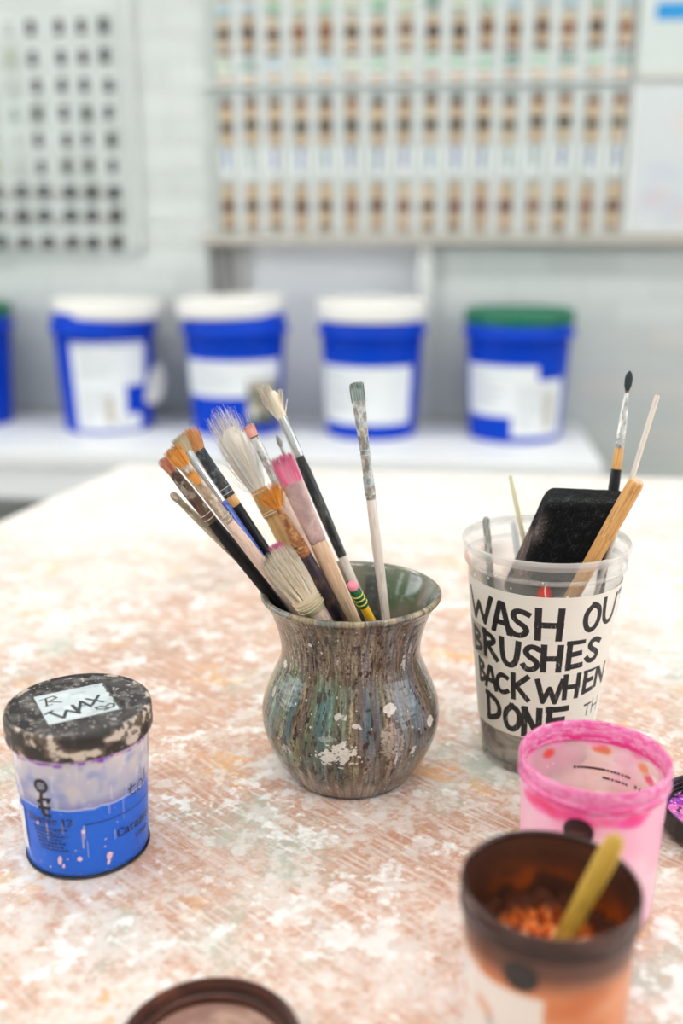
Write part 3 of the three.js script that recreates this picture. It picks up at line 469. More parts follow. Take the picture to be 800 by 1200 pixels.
inVase('small orange fan brush with copper-crusted ferrule and purple-black handle', [0.0482, 0.015, -0.016], [-0.3559, 0.8742, 0.3303], 0.004, (P) => {
  P.rod('handle', [[0, 0.003], [0.12, 0.0042], [0.19, 0.0048], [0.214, 0.0042]], M.purpleBlack); P.rod('ferrule', [[0.207, 0.0046], [0.215, 0.0042], [0.23, 0.0034], [0.2465, 0.002]], M.crustCopper);
  for (const s of [0.209, 0.2115, 0.214, 0.217]) P.ring(s, 0.0042, 0.0005, M.crustCopper);
  P.hair({ y0: 0.245, y1: 0.2655, w0: 0.0018, d0: 0.0014, w1: 0.0105, d1: 0.0034, n: 190, th: 0.00042, jit: 0.0013, vary: 0.3, cols: [[238, 152, 62], [224, 128, 48], [248, 178, 98]], seed: 12, bulge: 0.3, core: 0.4 });
});
inVase('thick cream mop brush bound with string, leaning over the front left rim', [0.0492, 0.015, -0.02], [-0.4166, 0.8307, 0.3692], 0.005, (P) => {
  P.rod('handle', [[0, 0.004], [0.14, 0.0055], [0.168, 0.0075, 0.0055]], M.palePink); P.rod('ferrule', [[0.166, 0.0078, 0.0055], [0.172, 0.0096, 0.006], [0.1815, 0.0102, 0.0065], [0.182, 0.0092, 0.006]], M.thread, 26);
  for (const [s, a] of [[0.1715, 0.06], [0.174, -0.05], [0.1762, 0.04], [0.179, -0.02]]) P.wrapAt(s, 0.0104, 0.00045, a, M.thread, 0.0069);
  P.hair({ y0: 0.179, y1: 0.2245, w0: 0.0095, d0: 0.006, w1: 0.0128, d1: 0.0075, n: 900, th: 0.0004, jit: 0.001, vary: 0.2, cols: CREAM, seed: 13, bulge: 0.22, core: 0.7 });
  P.hair({ y0: 0.18, y1: 0.2225, w0: 0.0085, d0: 0.0068, w1: 0.0125, d1: 0.008, n: 60, th: 0.00028, jit: 0.002, vary: 0.4, cols: [[150, 128, 96], [120, 100, 78]], seed: 14, core: 0 }, 'dark_hairs');
}, 0);
inVase('brush with hot pink tip just peeking over the cream mop brush', [0.0128, 0.015, -0.008], [-0.3289, 0.9309, 0.1586], 0.004, (P) => {
  P.rod('handle', [[0, 0.003], [0.14, 0.004], [0.15, 0.0034]], M.palePink); P.rod('ferrule', [[0.149, 0.0036], [0.18, 0.0042, 0.003]], M.steelStained);
  P.hair({ y0: 0.178, y1: 0.1915, w0: 0.0042, d0: 0.003, w1: 0.006, d1: 0.0035, n: 200, th: 0.00042, jit: 0.0006, cols: [[252, 118, 172], [255, 160, 196]], seed: 15 });
});
inVase('thin dark brush end between the fan brush and the flat pink brush', [0.026, 0.015, 0.008], [-0.3488, 0.9239, -0.1574], 0.003, (P) => {
  P.rod('handle', [[0, 0.0022], [0.176, 0.003]], M.purpleBlack); P.rod('handle_end', [[0.176, 0.003], [0.186, 0.0032], [0.1895, 0.0025], [0.1912, 0.0012]], M.grey);
});
inVase('upright brush with grey paint-crusted tip and long white wooden handle, rightmost in the vase', [0.0403, 0.015, -0.004], [-0.1311, 0.9913, -0.0073], 0.003, (P) => {
  P.rod('handle', [[0, 0.0024], [0.1171, 0.003], [0.17, 0.0037], [0.21, 0.0034], [0.2203, 0.003]], M.whiteWood); P.rod('ferrule', [[0.212, 0.0034], [0.24, 0.0034], [0.262, 0.0042, 0.003], [0.2754, 0.0048, 0.0024]], M.steelPaint);
  P.ring(0.2375, 0.0035, 0.00035, M.steelStained); P.ring(0.241, 0.0035, 0.00035, M.steelStained); P.rod('paint_drip', [[0.205, 0.0034], [0.212, 0.0039], [0.222, 0.0038]], M.steelPaint);
  P.hair({ y0: 0.274, y1: 0.2885, w0: 0.0048, d0: 0.0024, w1: 0.0051, d1: 0.0026, n: 220, th: 0.0004, jit: 0.0004, vary: 0.1, cols: [[152, 168, 164], [124, 140, 136], [190, 198, 192]], seed: 16 });
});
brush('pencil', 'yellow pencil with pink eraser standing at the front of the vase', 'pencil', V0, [0.0692, 0.015, -0.02], [-0.3381, 0.86, 0.3822], (P) => {
  P.rod('barrel', [[0, 0.0034], [0.1675, 0.0034]], M.yellow, 6); P.rod('ferrule', [[0.1665, 0.0036], [0.1832, 0.0036]], M.greenMetal);
  for (const s of [0.1695, 0.1735, 0.1772]) P.ring(s, 0.0035, 0.0006, M.yellowMetal, 'ferrule_band');
  P.rod('eraser', [[0.1825, 0.0033], [0.186, 0.0034], [0.1877, 0.003], [0.1885, 0.0018]], M.eraser);
}, 0.004, undefined, inOld, 0, KV);

// ------------------------------------------------------------ clear plastic cup with taped note
const KX = 0.0717, KZ = -0.7258, K0 = [KX, TABLE + 0.0005, KZ];
const cupR = (y) => mix(0.0415, 0.0578, clamp((y - 0.006) / 0.154));
const cupPts = [[0, 0.005], [0.036, 0.005], [0.0385, 0.0015], [0.0398, 0], [0.041, 0.002]]; for (let i = 0; i <= 10; i++) { const y = mix(0.006, 0.158, i / 10); cupPts.push([cupR(y), y]); }
cupPts.push([0.0582, 0.16], [0.0602, 0.1612], [0.0606, 0.163], [0.0613, 0.17], [0.0619, 0.1755], [0.0624, 0.177], [0.0618, 0.178], [0.0608, 0.1772]);
const cupMap = canvasTex(1024, 512, (g, w, h) => {
  const q = mulberry(71); g.fillStyle = 'rgba(226,226,220,.17)'; g.fillRect(0, 0, w, h); const Y = (y) => (1 - y / 0.178) * h;
  g.fillStyle = 'rgba(150,146,140,.35)'; g.filter = 'blur(10px)'; for (let i = 0; i < 40; i++) { g.beginPath(); g.ellipse(q() * w, Y(0.13 + q() * 0.03), 10 + q() * 34, 10 + q() * 26, 0, 0, 7); g.fill(); }
  g.filter = 'blur(6px)'; g.fillStyle = 'rgba(84,94,92,.5)'; for (let i = 0; i < 9; i++) { g.beginPath(); g.ellipse(w * (0.36 + q() * 0.16), Y(0.145 + q() * 0.014), 10 + q() * 16, 8 + q() * 18, 0, 0, 7); g.fill(); }
  g.filter = 'blur(3px)'; g.fillStyle = 'rgba(232,70,52,.8)'; g.beginPath(); g.ellipse(w * 0.502, Y(0.152), 13, 24, 0.1, 0, 7); g.fill(); g.fillStyle = 'rgba(232,130,110,.6)'; g.beginPath(); g.ellipse(w * 0.4, Y(0.147), 16, 10, 0, 0, 7); g.fill(); g.beginPath(); g.ellipse(w * 0.31, Y(0.165), 20, 16, 0, 0, 7); g.fill();
  g.filter = 'none'; g.fillStyle = 'rgba(238,232,224,.9)'; for (let i = 0; i < 130; i++) { g.beginPath(); g.ellipse(q() * w, q() * h, 0.8 + q() * 3, 0.8 + q() * 3.4, 0, 0, 7); g.fill(); }
  g.fillStyle = 'rgba(120,108,96,.6)'; g.filter = 'blur(4px)'; for (let i = 0; i < 120; i++) g.fillRect(q() * w, Y(0.045 * q() * 0.9), 4 + q() * 26, 10 + q() * 40);
  g.strokeStyle = 'rgba(244,240,236,.8)'; g.filter = 'none'; g.lineWidth = 3; g.beginPath(); g.moveTo(w * 0.505, Y(0.162)); g.quadraticCurveTo(w * 0.5, Y(0.155), w * 0.51, Y(0.148)); g.lineTo(w * 0.5, Y(0.146)); g.stroke();
});
const cup = thing('plastic_cup', 'clear plastic cup with taped handwritten note about washing brushes', 'cup', K0); cup.rotation.y = -0.098;
part(cup, 'body', lathe(cupPts, 96, 0, 0.178), mat([255, 255, 255], 0.16, { map: cupMap, transparent: true, specularIntensity: 1 }));
part(cup, 'rim', lathe([[0.0612, 0.1712], [0.0622, 0.1745], [0.0626, 0.1768], [0.062, 0.1782], [0.0608, 0.178], [0.0602, 0.1765], [0.0607, 0.174]], 96), mat([236, 232, 228], 0.16, { transparent: true, opacity: 0.32 }));
part(cup, 'lip_ridge', lathe([[0.0585, 0.1608], [0.0604, 0.1604], [0.0609, 0.1622], [0.0604, 0.164], [0.0592, 0.1632]], 96), mat([232, 228, 222], 0.16, { transparent: true, opacity: 0.3 }));
{
  const pts = [[0, 0.006], [0.036, 0.0062]]; for (let i = 0; i <= 8; i++) { const y = mix(0.008, 0.05, i / 8); pts.push([cupR(y) - 0.0012, y]); } pts.push([0.03, 0.051], [0.0, 0.05]);
  part(cup, 'murky_residue', lathe(pts, 64, 0, 0.1), mm(noiseTex([[128, 116, 104], [104, 94, 84], [156, 146, 134]], 10, 8, 21), 0.5));
}
// marker lettering: each letter as strokes in a unit box
const GLYPH = {
  W: [[[0, 0], [0.25, 1], [0.5, 0.35], [0.75, 1], [1, 0]]], A: [[[0, 1], [0.45, 0], [0.6, 0], [1, 1]], [[0.2, 0.64], [0.84, 0.66]]], S: [[[0.95, 0.12], [0.6, 0], [0.2, 0.08], [0.1, 0.3], [0.4, 0.48], [0.8, 0.6], [0.92, 0.82], [0.6, 1], [0.15, 0.98], [0, 0.86]]],
  H: [[[0.08, 0], [0.1, 1]], [[0.92, 0], [0.9, 1]], [[0.08, 0.52], [0.92, 0.5]]], O: [[[0.5, 0], [0.15, 0.15], [0, 0.55], [0.2, 0.95], [0.55, 1], [0.9, 0.8], [1, 0.4], [0.8, 0.05], [0.45, 0]]], U: [[[0.05, 0], [0.08, 0.7], [0.3, 1], [0.65, 1], [0.9, 0.7], [0.95, 0]]],
  T: [[[0, 0.05], [1, 0]], [[0.5, 0], [0.5, 1]]], B: [[[0.05, 0], [0.08, 1]], [[0.05, 0.02], [0.7, 0.08], [0.75, 0.36], [0.1, 0.48]], [[0.1, 0.48], [0.9, 0.58], [0.9, 0.88], [0.08, 1]]], R: [[[0.1, 0], [0.1, 1]], [[0.0, 0.02], [0.75, 0.06], [0.82, 0.38], [0.12, 0.52]], [[0.3, 0.5], [0.95, 1]]],
  E: [[[0.1, 0], [0.1, 1]], [[0.05, 0.03], [0.95, 0]], [[0.1, 0.5], [0.8, 0.46]], [[0.1, 0.98], [0.95, 0.94]]], C: [[[0.95, 0.14], [0.55, 0], [0.12, 0.2], [0, 0.6], [0.25, 0.96], [0.7, 1], [1, 0.84]]], K: [[[0.08, 0], [0.1, 1]], [[0.95, 0], [0.15, 0.55]], [[0.3, 0.46], [1, 1]]], N: [[[0.06, 1], [0.08, 0]], [[0.08, 0], [0.88, 1]], [[0.92, 0], [0.92, 1]]], D: [[[0.08, 0], [0.1, 1]], [[0.0, 0.02], [0.6, 0.08], [0.98, 0.45], [0.75, 0.88], [0.05, 1]]],
};
const TAPE0 = -88, TAPE1 = 96;
function tape(y0, y1, letters, seed, gap, left = 0) {      // letters: [char, from degrees, to degrees, bottom, top, stroke (m)]
  const px = 6200, W = 1024, H = Math.round((y1 - y0) * px), q = mulberry(seed), X = (d) => (d - TAPE0) / (TAPE1 - TAPE0) * W, Yp = (y) => (y1 - y) * px * (H / ((y1 - y0) * px));
  const map = canvasTex(W, H, (g) => {
    g.fillStyle = 'rgb(236,233,222)'; g.fillRect(0, 0, W, H);
    for (let i = 0; i < 200; i++) { g.fillStyle = `rgba(${q() < 0.5 ? '250,248,240' : '200,194,180'},${q() * 0.12})`; g.fillRect(q() * W, q() * H, 40 + q() * 200, 1 + q() * 4); }
    if (left) { g.fillStyle = `rgba(120,114,108,${left})`; g.filter = 'blur(8px)'; g.fillRect(0, 0, W * 0.22, H); g.filter = 'none'; }
    g.fillStyle = 'rgba(176,170,156,.9)'; g.fillRect(0, H - 3, W, 3); g.fillStyle = 'rgba(246,244,238,.9)'; g.fillRect(0, 0, W, 2);
    for (const [ch, a, b, lo, hi, sw, tilt = 0, ink = 0.95] of letters) {
      const x0 = X(a), w = X(b) - x0, yt = Yp(hi), h = Yp(lo) - yt; g.lineJoin = 'round';
      for (const pass of [0, 1, 2]) {
        g.strokeStyle = `rgba(24,25,27,${pass ? 0.75 : ink})`; g.lineWidth = sw * px * (pass ? 0.65 : 0.97); g.lineCap = pass ? 'butt' : 'square';
        for (const s of GLYPH[ch]) { const pt = s.map(([u, v]) => [x0 + u * w + (q() - 0.5) * 0.03 * w + tilt * (1 - v) * h, yt + v * h + (q() - 0.5) * 0.03 * h + (pass - 1) * 2]); g.beginPath(); g.moveTo(...pt[0]); if (pt.length > 3 && ch !== 'W' && ch !== 'A') { for (let i = 1; i < pt.length - 2; i++) g.quadraticCurveTo(pt[i][0], pt[i][1], (pt[i][0] + pt[i + 1][0]) / 2, (pt[i][1] + pt[i + 1][1]) / 2); const e = pt.length; g.quadraticCurveTo(...pt[e - 2], ...pt[e - 1]); } else pt.slice(1).forEach((k) => g.lineTo(...k)); g.stroke(); }
      }
      for (let k = 0; k < 10 * gap; k++) { g.strokeStyle = `rgba(228,224,214,${0.25 + q() * 0.45})`; g.lineWidth = 0.6 + q() * 1.8; g.beginPath(); const x = x0 + q() * w, y = yt + q() * h; g.moveTo(x, y); g.lineTo(x + (q() - 0.5) * 16, y + 8 + q() * 24); g.stroke(); }
    }
    for (let i = 0; i < 8; i++) { g.fillStyle = q() < 0.5 ? 'rgba(80,60,50,.8)' : 'rgba(220,120,90,.7)'; g.beginPath(); g.arc(q() * W, q() * H, 0.8 + q() * 2.4, 0, 7); g.fill(); }
  });
  const o = wrap(cup, 'tape_strip', TAPE0, TAPE1, y0, y1, mat([255, 255, 255], 0.55, { map, transmission: 0.12, thickness: 0 }), 0.0006 + seed * 0.00012, cupR, 64); return o;
}
tape(0.116, 0.1513, [['W', -70, -41, 0.1205, 0.1415, 0.0042], ['A', -39, -24, 0.1175, 0.1405, 0.0044], ['S', -23, -9, 0.1185, 0.1385, 0.0044], ['H', -4, 16, 0.118, 0.1405, 0.0048], ['O', 33, 47, 0.123, 0.143, 0.0042], ['U', 50, 68, 0.1255, 0.145, 0.0038], ['T', 73, 90, 0.127, 0.146, 0.004]], 1, 1);
tape(0.0895, 0.1168, [['B', -68, -54, 0.0935, 0.111, 0.004, 0, 0.75], ['R', -51, -36, 0.094, 0.113, 0.0046], ['U', -32, -16, 0.093, 0.112, 0.0046], ['S', -12, 0, 0.092, 0.1115, 0.0044], ['H', 2, 17, 0.0935, 0.1115, 0.0046], ['E', 22, 35, 0.0945, 0.1155, 0.0044], ['S', 40, 52, 0.0975, 0.115, 0.0042]], 2, 1.4, 0.45);
tape(0.064, 0.0902, [['B', -61, -51, 0.0695, 0.087, 0.0038], ['A', -51, -38, 0.068, 0.085, 0.0038], ['C', -37, -26, 0.068, 0.0835, 0.0038], ['K', -22, -8, 0.067, 0.0855, 0.0042], ['W', 0, 20, 0.0665, 0.0835, 0.0042], ['H', 22, 36, 0.0695, 0.0875, 0.0042], ['E', 41, 52, 0.0715, 0.09, 0.004], ['N', 55, 71, 0.074, 0.089, 0.004]], 3, 1);
tape(0.034, 0.0647, [['D', -50, -33, 0.0415, 0.0625, 0.0048], ['O', -29, -14, 0.0385, 0.0585, 0.0048], ['N', -11, 4, 0.0375, 0.0585, 0.0052], ['E', 10, 27, 0.0405, 0.0605, 0.005], ['T', 46, 55, 0.05, 0.06, 0.0011], ['H', 57, 68, 0.05, 0.062, 0.0011]], 4, 1.2);
const inCup = (name, label, cat, B, dir, r, build, group) => brush(name, label, cat, K0, B, dir, build, r, group, (y) => cupR(y) - 0.001);
inCup('paint_brush', 'slim brush with black tip, silver ferrule and black handle, standing in the cup', 'brush', [0.0328, 0.008, 0.0106], [0.0869, 0.9805, -0.1764], 0.003, (P) => {
  P.rod('handle', [[0, 0.0022], [0.12, 0.0034], [0.2, 0.0042], [0.2215, 0.004]], M.black); P.rod('bare_wood', [[0.221, 0.0039], [0.2395, 0.0034]], M.orangeWood); P.rod('ferrule', [[0.2375, 0.0036], [0.25, 0.0034], [0.268, 0.0026], [0.2795, 0.0014]], M.steelStained);
  for (const s of [0.2415, 0.2445, 0.2475]) P.ring(s, 0.0035, 0.0003, M.steel); P.rod('bristle_base', [[0.278, 0.0014], [0.2835, 0.0016]], M.crustBrown);
  P.rod('bristles', [[0.2805, 0.0014], [0.285, 0.0028], [0.29, 0.003], [0.2935, 0.0022], [0.2958, 0.0004]], mat([36, 42, 48], 0.75));
});
inCup('wooden_stick', 'thin pale wooden dowel leaning at the right of the cup', 'stick', [0.0106, 0.008, 0.0085], [0.2359, 0.9626, -0.1329], 0.002, (P) => P.rod('dowel', [[0, 0.0019], [0.2835, 0.0019], [0.2845, 0.0014]], M.whiteWood));
inCup('paint_brush', 'upturned brush in the cup showing only its thick orange-brown wooden handle', 'brush', [-0.0293, 0.008, -0.0148], [0.3372, 0.9103, 0.24], 0.006, (P) => { P.rod('grip', [[0, 0.005], [0.17, 0.0053], [0.22, 0.0056], [0.244, 0.0056], [0.2475, 0.0051], [0.2486, 0.0042]], M.orangeWood, 24); P.rod('end_grain', [[0.2484, 0.0042], [0.249, 0.0038]], M.paleWood, 24); });
inCup('wooden_stick', 'short pale yellowish stick leaning left behind the black sponge', 'stick', [0.0253, 0.008, 0.0148], [-0.2348, 0.9399, -0.2478], 0.002, (P) => P.rod('stick_body', [[0, 0.0022, 0.0012], [0.2, 0.002, 0.0011], [0.2195, 0.0014, 0.001], [0.2205, 0.0006]], mat([222, 214, 180], 0.6)));
inCup('wooden_stick', 'short grey paint-crusted stick at the left back inside the cup', 'stick', [-0.0247, 0.008, 0.0148], [-0.1072, 0.9614, -0.2535], 0.002, (P) => P.rod('stick_body', [[0, 0.0026], [0.18, 0.0028], [0.1828, 0.0016]], M.steelPaint));
inCup('wooden_stick', 'short white painted stick inside the cup, just left of the sponge', 'stick', [0.0063, 0.008, 0.0233], [-0.1538, 0.9169, -0.3683], 0.002, (P) => P.rod('stick_body', [[0, 0.0026], [0.18, 0.0028], [0.1852, 0.0016]], mat([222, 224, 226], 0.5)));
{
  const t = thing('foam_brush', 'black foam sponge brush sticking up out of the cup, left edge worn pinkish', 'foam brush', [KX - 0.004, TABLE + 0.01, KZ]);
  const C8 = { '000': [-0.0195, 0.1355, 0.0153], '100': [0.0269, 0.1335, 0.01], '010': [-0.0022, 0.2116, 0.0134], '110': [0.0535, 0.2097, 0.007], '001': [-0.0319, 0.1294, -0.015], '101': [0.0286, 0.1294, -0.021], '011': [-0.0006, 0.2152, -0.009], '111': [0.0585, 0.2125, -0.0155] };
  const g = new THREE.BoxGeometry(1, 1, 1, 26, 26, 14), P = g.attributes.position, col = [], rd = 0.09;
  for (let i = 0; i < P.count; i++) {
    const p = new THREE.Vector3().fromBufferAttribute(P, i), c = p.clone().clampScalar(-0.5 + rd, 0.5 - rd), o = p.clone().sub(c); if (o.length() > 0) o.setLength(rd); p.copy(c).add(o);
    const u = p.x + 0.5, v = p.y + 0.5, w = 0.5 - p.z, out = [0, 0, 0]; for (const k in C8) { const f = (k[0] === '1' ? u : 1 - u) * (k[1] === '1' ? v : 1 - v) * (k[2] === '1' ? w : 1 - w); for (let a = 0; a < 3; a++) out[a] += C8[k][a] * f; }
    const n = 0.0005 * (fbm(out[0] * 900 + 40, out[1] * 900 + out[2] * 700, 2) - 0.5);
    P.setXYZ(i, out[0] + 0.004 + n, out[1] - 0.0095 + n, out[2] + n);
    const worn = sm(0.16, 0.02, u) * sm(0.35, 0.6, fbm(out[1] * 90, out[2] * 90 + 3, 3)) * sm(0.95, 0.6, v), speckHighlight = sm(0.68, 0.76, fbm(out[0] * 700, out[1] * 700 + out[2] * 500, 2)) * 0.25 + sm(0.9, 1, v) * 0.28 + sm(0.1, 0.0, u) * 0.25 + sm(0.12, 0.02, Math.abs(w - 0.06) + Math.abs(1 - v)) * 0.3;  // random specks, plus top and edge highlights put into the vertex colour
    const k = mix3(mix3([46, 48, 50], [150, 154, 152], speckHighlight), [226, 196, 188], worn * 0.9), q = rgb(...k); col.push(q.r, q.g, q.b);
  }
  g.setAttribute('color', new THREE.Float32BufferAttribute(col, 3)); g.computeVertexNormals();
  const pores = dataTex(256, 256, (u, v) => { const k = 255 * Math.pow(fbm(u * 60, v * 60, 2, 60), 1.3); return [k, k, k]; }, false); pores.repeat.set(2, 2); const specks = dataTex(512, 512, (u, v) => { const k = clamp(110 + 60 * fbm(u * 90, v * 90, 3, 90) + 200 * sm(0.6, 0.78, fbm(u * 80, v * 80, 2, 80)) * sm(0.25, 0.7, fbm(u * 8, v * 8, 3, 8)), 0, 255); return [k, k, k]; });
  part(t, 'foam_head', g, mat([255, 255, 255], 0.95, { map: specks, vertexColors: true, bumpMap: pores, bumpScale: 0.0012, specularIntensity: 0.2 }));
  const h = part(t, 'handle', rings([[0, 0.0045], [0.05, 0.005], [0.14, 0.005]], 16), M.tanWood); h.rotation.z = -0.06;
}

// ------------------------------------------------------------ glaze jars
const JX = -0.2365, JZ = -0.5653, J0 = [JX, TABLE + 0.0005, JZ];
const jarR = (y) => mix(0.0398, 0.0428, clamp(y / 0.085));
const waxR = (y) => mix(0.0405, 0.0436, clamp(y / 0.08));
const jarPts = (rad, top) => { const p = [[0, 0.003], [0.034, 0.003], [0.0365, 0.0008], [0.0378, 0.0003], [rad(0) - 0.0006, 0.0015]]; for (let i = 1; i <= 10; i++) { const y = mix(0.003, top, i / 10); p.push([rad(y), y]); } return p; };
const wax = thing('glaze_jar', 'clear jar half full of blue liquid under a dirty black lid with paper note', 'jar', J0); wax.rotation.y = 0.397;
const waxMap = canvasTex(2048, 680, (g, w, h) => {
  const q = mulberry(90), X = (d) => (0.5 + d / 360) * w, Y = (y) => (1 - (y + 0.0055) / 0.0905) * h, mmx = w / 265;      // pixels per millimetre
  g.clearRect(0, 0, w, h); g.fillStyle = 'rgba(190,196,230,.05)'; g.fillRect(0, 0, w, h);
  const gr = g.createLinearGradient(0, 0, 0, Y(0.0465)); gr.addColorStop(0, 'rgba(214,206,210,.85)'); gr.addColorStop(0.8, 'rgba(206,202,216,.66)'); gr.addColorStop(1, 'rgba(200,196,220,.35)'); g.fillStyle = gr; g.fillRect(0, 0, w, Y(0.0462));
  g.filter = 'blur(7px)'; for (let i = 0; i < 220; i++) { g.fillStyle = ['rgba(96,112,186,.26)', 'rgba(130,140,196,.28)', 'rgba(232,226,222,.32)', 'rgba(190,170,200,.2)', 'rgba(224,206,186,.3)'][Math.floor(q() * 5)]; g.beginPath(); g.ellipse(q() * w, Y(0.047 + q() * 0.036), 8 + q() * 34, 10 + q() * 40, 0, 0, 7); g.fill(); }
  g.filter = 'blur(3px)'; g.fillStyle = 'rgba(140,60,190,.75)'; for (let i = 0; i < 120; i++) { g.beginPath(); g.ellipse(q() * w, Y(0.0765 + q() * 0.006), 6 + q() * 26, 2 + q() * 7, 0, 0, 7); g.fill(); }
  g.fillStyle = 'rgba(222,110,190,.6)'; for (let i = 0; i < 60; i++) { g.beginPath(); g.ellipse(q() * w, Y(0.0775 + q() * 0.005), 6 + q() * 20, 2 + q() * 5, 0, 0, 7); g.fill(); }
  g.filter = 'none'; g.strokeStyle = 'rgba(180,190,235,.75)'; g.lineWidth = 9; g.beginPath(); for (let i = 0; i <= 60; i++) { const x = i / 60 * w; g.lineTo(x, Y(0.0462) + (q() - 0.5) * 9); } g.stroke();
  for (let i = 0; i < 26; i++) { const x = q() * w, y = Y(0.06 * q() + 0.02), L = 20 + q() * 90; g.fillStyle = `rgba(226,214,206,${0.25 + q() * 0.4})`; g.fillRect(x, y, 3 + q() * 6, L); }
  for (let i = 0; i < 150; i++) { g.fillStyle = ['rgba(236,214,216,.9)', 'rgba(214,200,220,.8)', 'rgba(226,206,190,.85)'][i % 3]; g.beginPath(); g.ellipse(q() * w, q() * h, 1 + q() * 4, 1 + q() * 5, 0, 0, 7); g.fill(); }
  g.fillStyle = 'rgba(232,196,204,.95)'; for (const [d, y, a, b] of [[-9, 0.0103, 13, 13], [-27, 0.009, 11, 26], [-24, 0.005, 7, 14], [17, 0.0085, 16, 20], [16, 0.004, 9, 18], [-4, 0.03, 9, 9], [-46, 0.034, 8, 12]]) { g.beginPath(); g.ellipse(X(d), Y(y), a, b, 0.2, 0, 7); g.fill(); }
  // printed marks
  g.fillStyle = g.strokeStyle = 'rgba(18,18,30,1)'; const x0 = X(-20), xs = X(-16);
  g.save(); g.translate(X(-38), Y(0.0545)); g.scale(1.15, 1.05); g.lineWidth = 15; g.beginPath(); g.ellipse(2, -54, 27, 30, 0.3, 0, 7); g.stroke(); g.lineWidth = 6; for (let i = -2; i < 3; i++) { g.beginPath(); g.moveTo(-22, -54 + i * 12); g.quadraticCurveTo(4, -66 + i * 12, 28, -58 + i * 12); g.stroke(); }
  g.lineWidth = 17; g.beginPath(); g.moveTo(2, -24); g.lineTo(-6, 20); g.lineTo(-26, 34); g.moveTo(-8, 14); g.lineTo(34, 10); g.lineTo(26, 30); g.moveTo(-6, 20); g.lineTo(-2, 92); g.moveTo(-24, 60); g.lineTo(40, 54); g.moveTo(-4, 92); g.lineTo(36, 96); g.stroke(); g.restore();
  g.font = 'bold 56px serif'; g.textAlign = 'center'; g.fillText('Easter 12', X(-35), Y(0.0345));
  for (let i = 0; i < 7; i++) { let x = X(-51) + i * 5; const y = Y(0.032) + i * 19; while (x < X(-20) - (i % 2) * 20) { const l = 6 + q() * 16; g.fillRect(x, y, l, 8); x += l + 5; } }
  g.lineWidth = 4; g.beginPath(); g.moveTo(X(-3), Y(0.035)); g.lineTo(X(100), Y(0.035)); g.stroke();
  g.textAlign = 'left'; g.font = 'bold 62px serif'; g.fillText('Caramel', X(25), Y(0.0195)); g.font = 'bold 46px serif'; g.fillText('cone', X(46), Y(0.0115));
  g.lineWidth = 7; g.lineCap = 'round'; const t0 = X(41), ty = Y(0.0445); g.beginPath(); g.moveTo(t0 + 6, ty - 66); g.lineTo(t0 + 2, ty - 16); g.quadraticCurveTo(t0 + 18, ty + 8, t0 + 36, ty - 12); g.moveTo(t0 - 10, ty - 42); g.lineTo(t0 + 34, ty - 48); g.stroke();
  g.beginPath(); g.ellipse(t0 + 76, ty - 24, 22, 26, 0.2, 0, 7); g.stroke(); g.beginPath(); g.moveTo(t0 + 120, ty - 84); g.lineTo(t0 + 126, ty); g.stroke();
  g.fillStyle = 'rgba(70,40,44,.95)'; g.beginPath(); g.ellipse(X(80), Y(0.068), 34, 66, 0, 0, 7); g.fill();
  g.fillStyle = 'rgba(228,232,240,.9)'; g.fillRect(X(-80), Y(0.04), X(-66) - X(-80), Y(0.008) - Y(0.04));
});
part(wax, 'body', lathe(jarPts(waxR, 0.0885), 96, 0, 0.0905), mat([255, 255, 255], 0.22, { map: waxMap, transparent: true }));
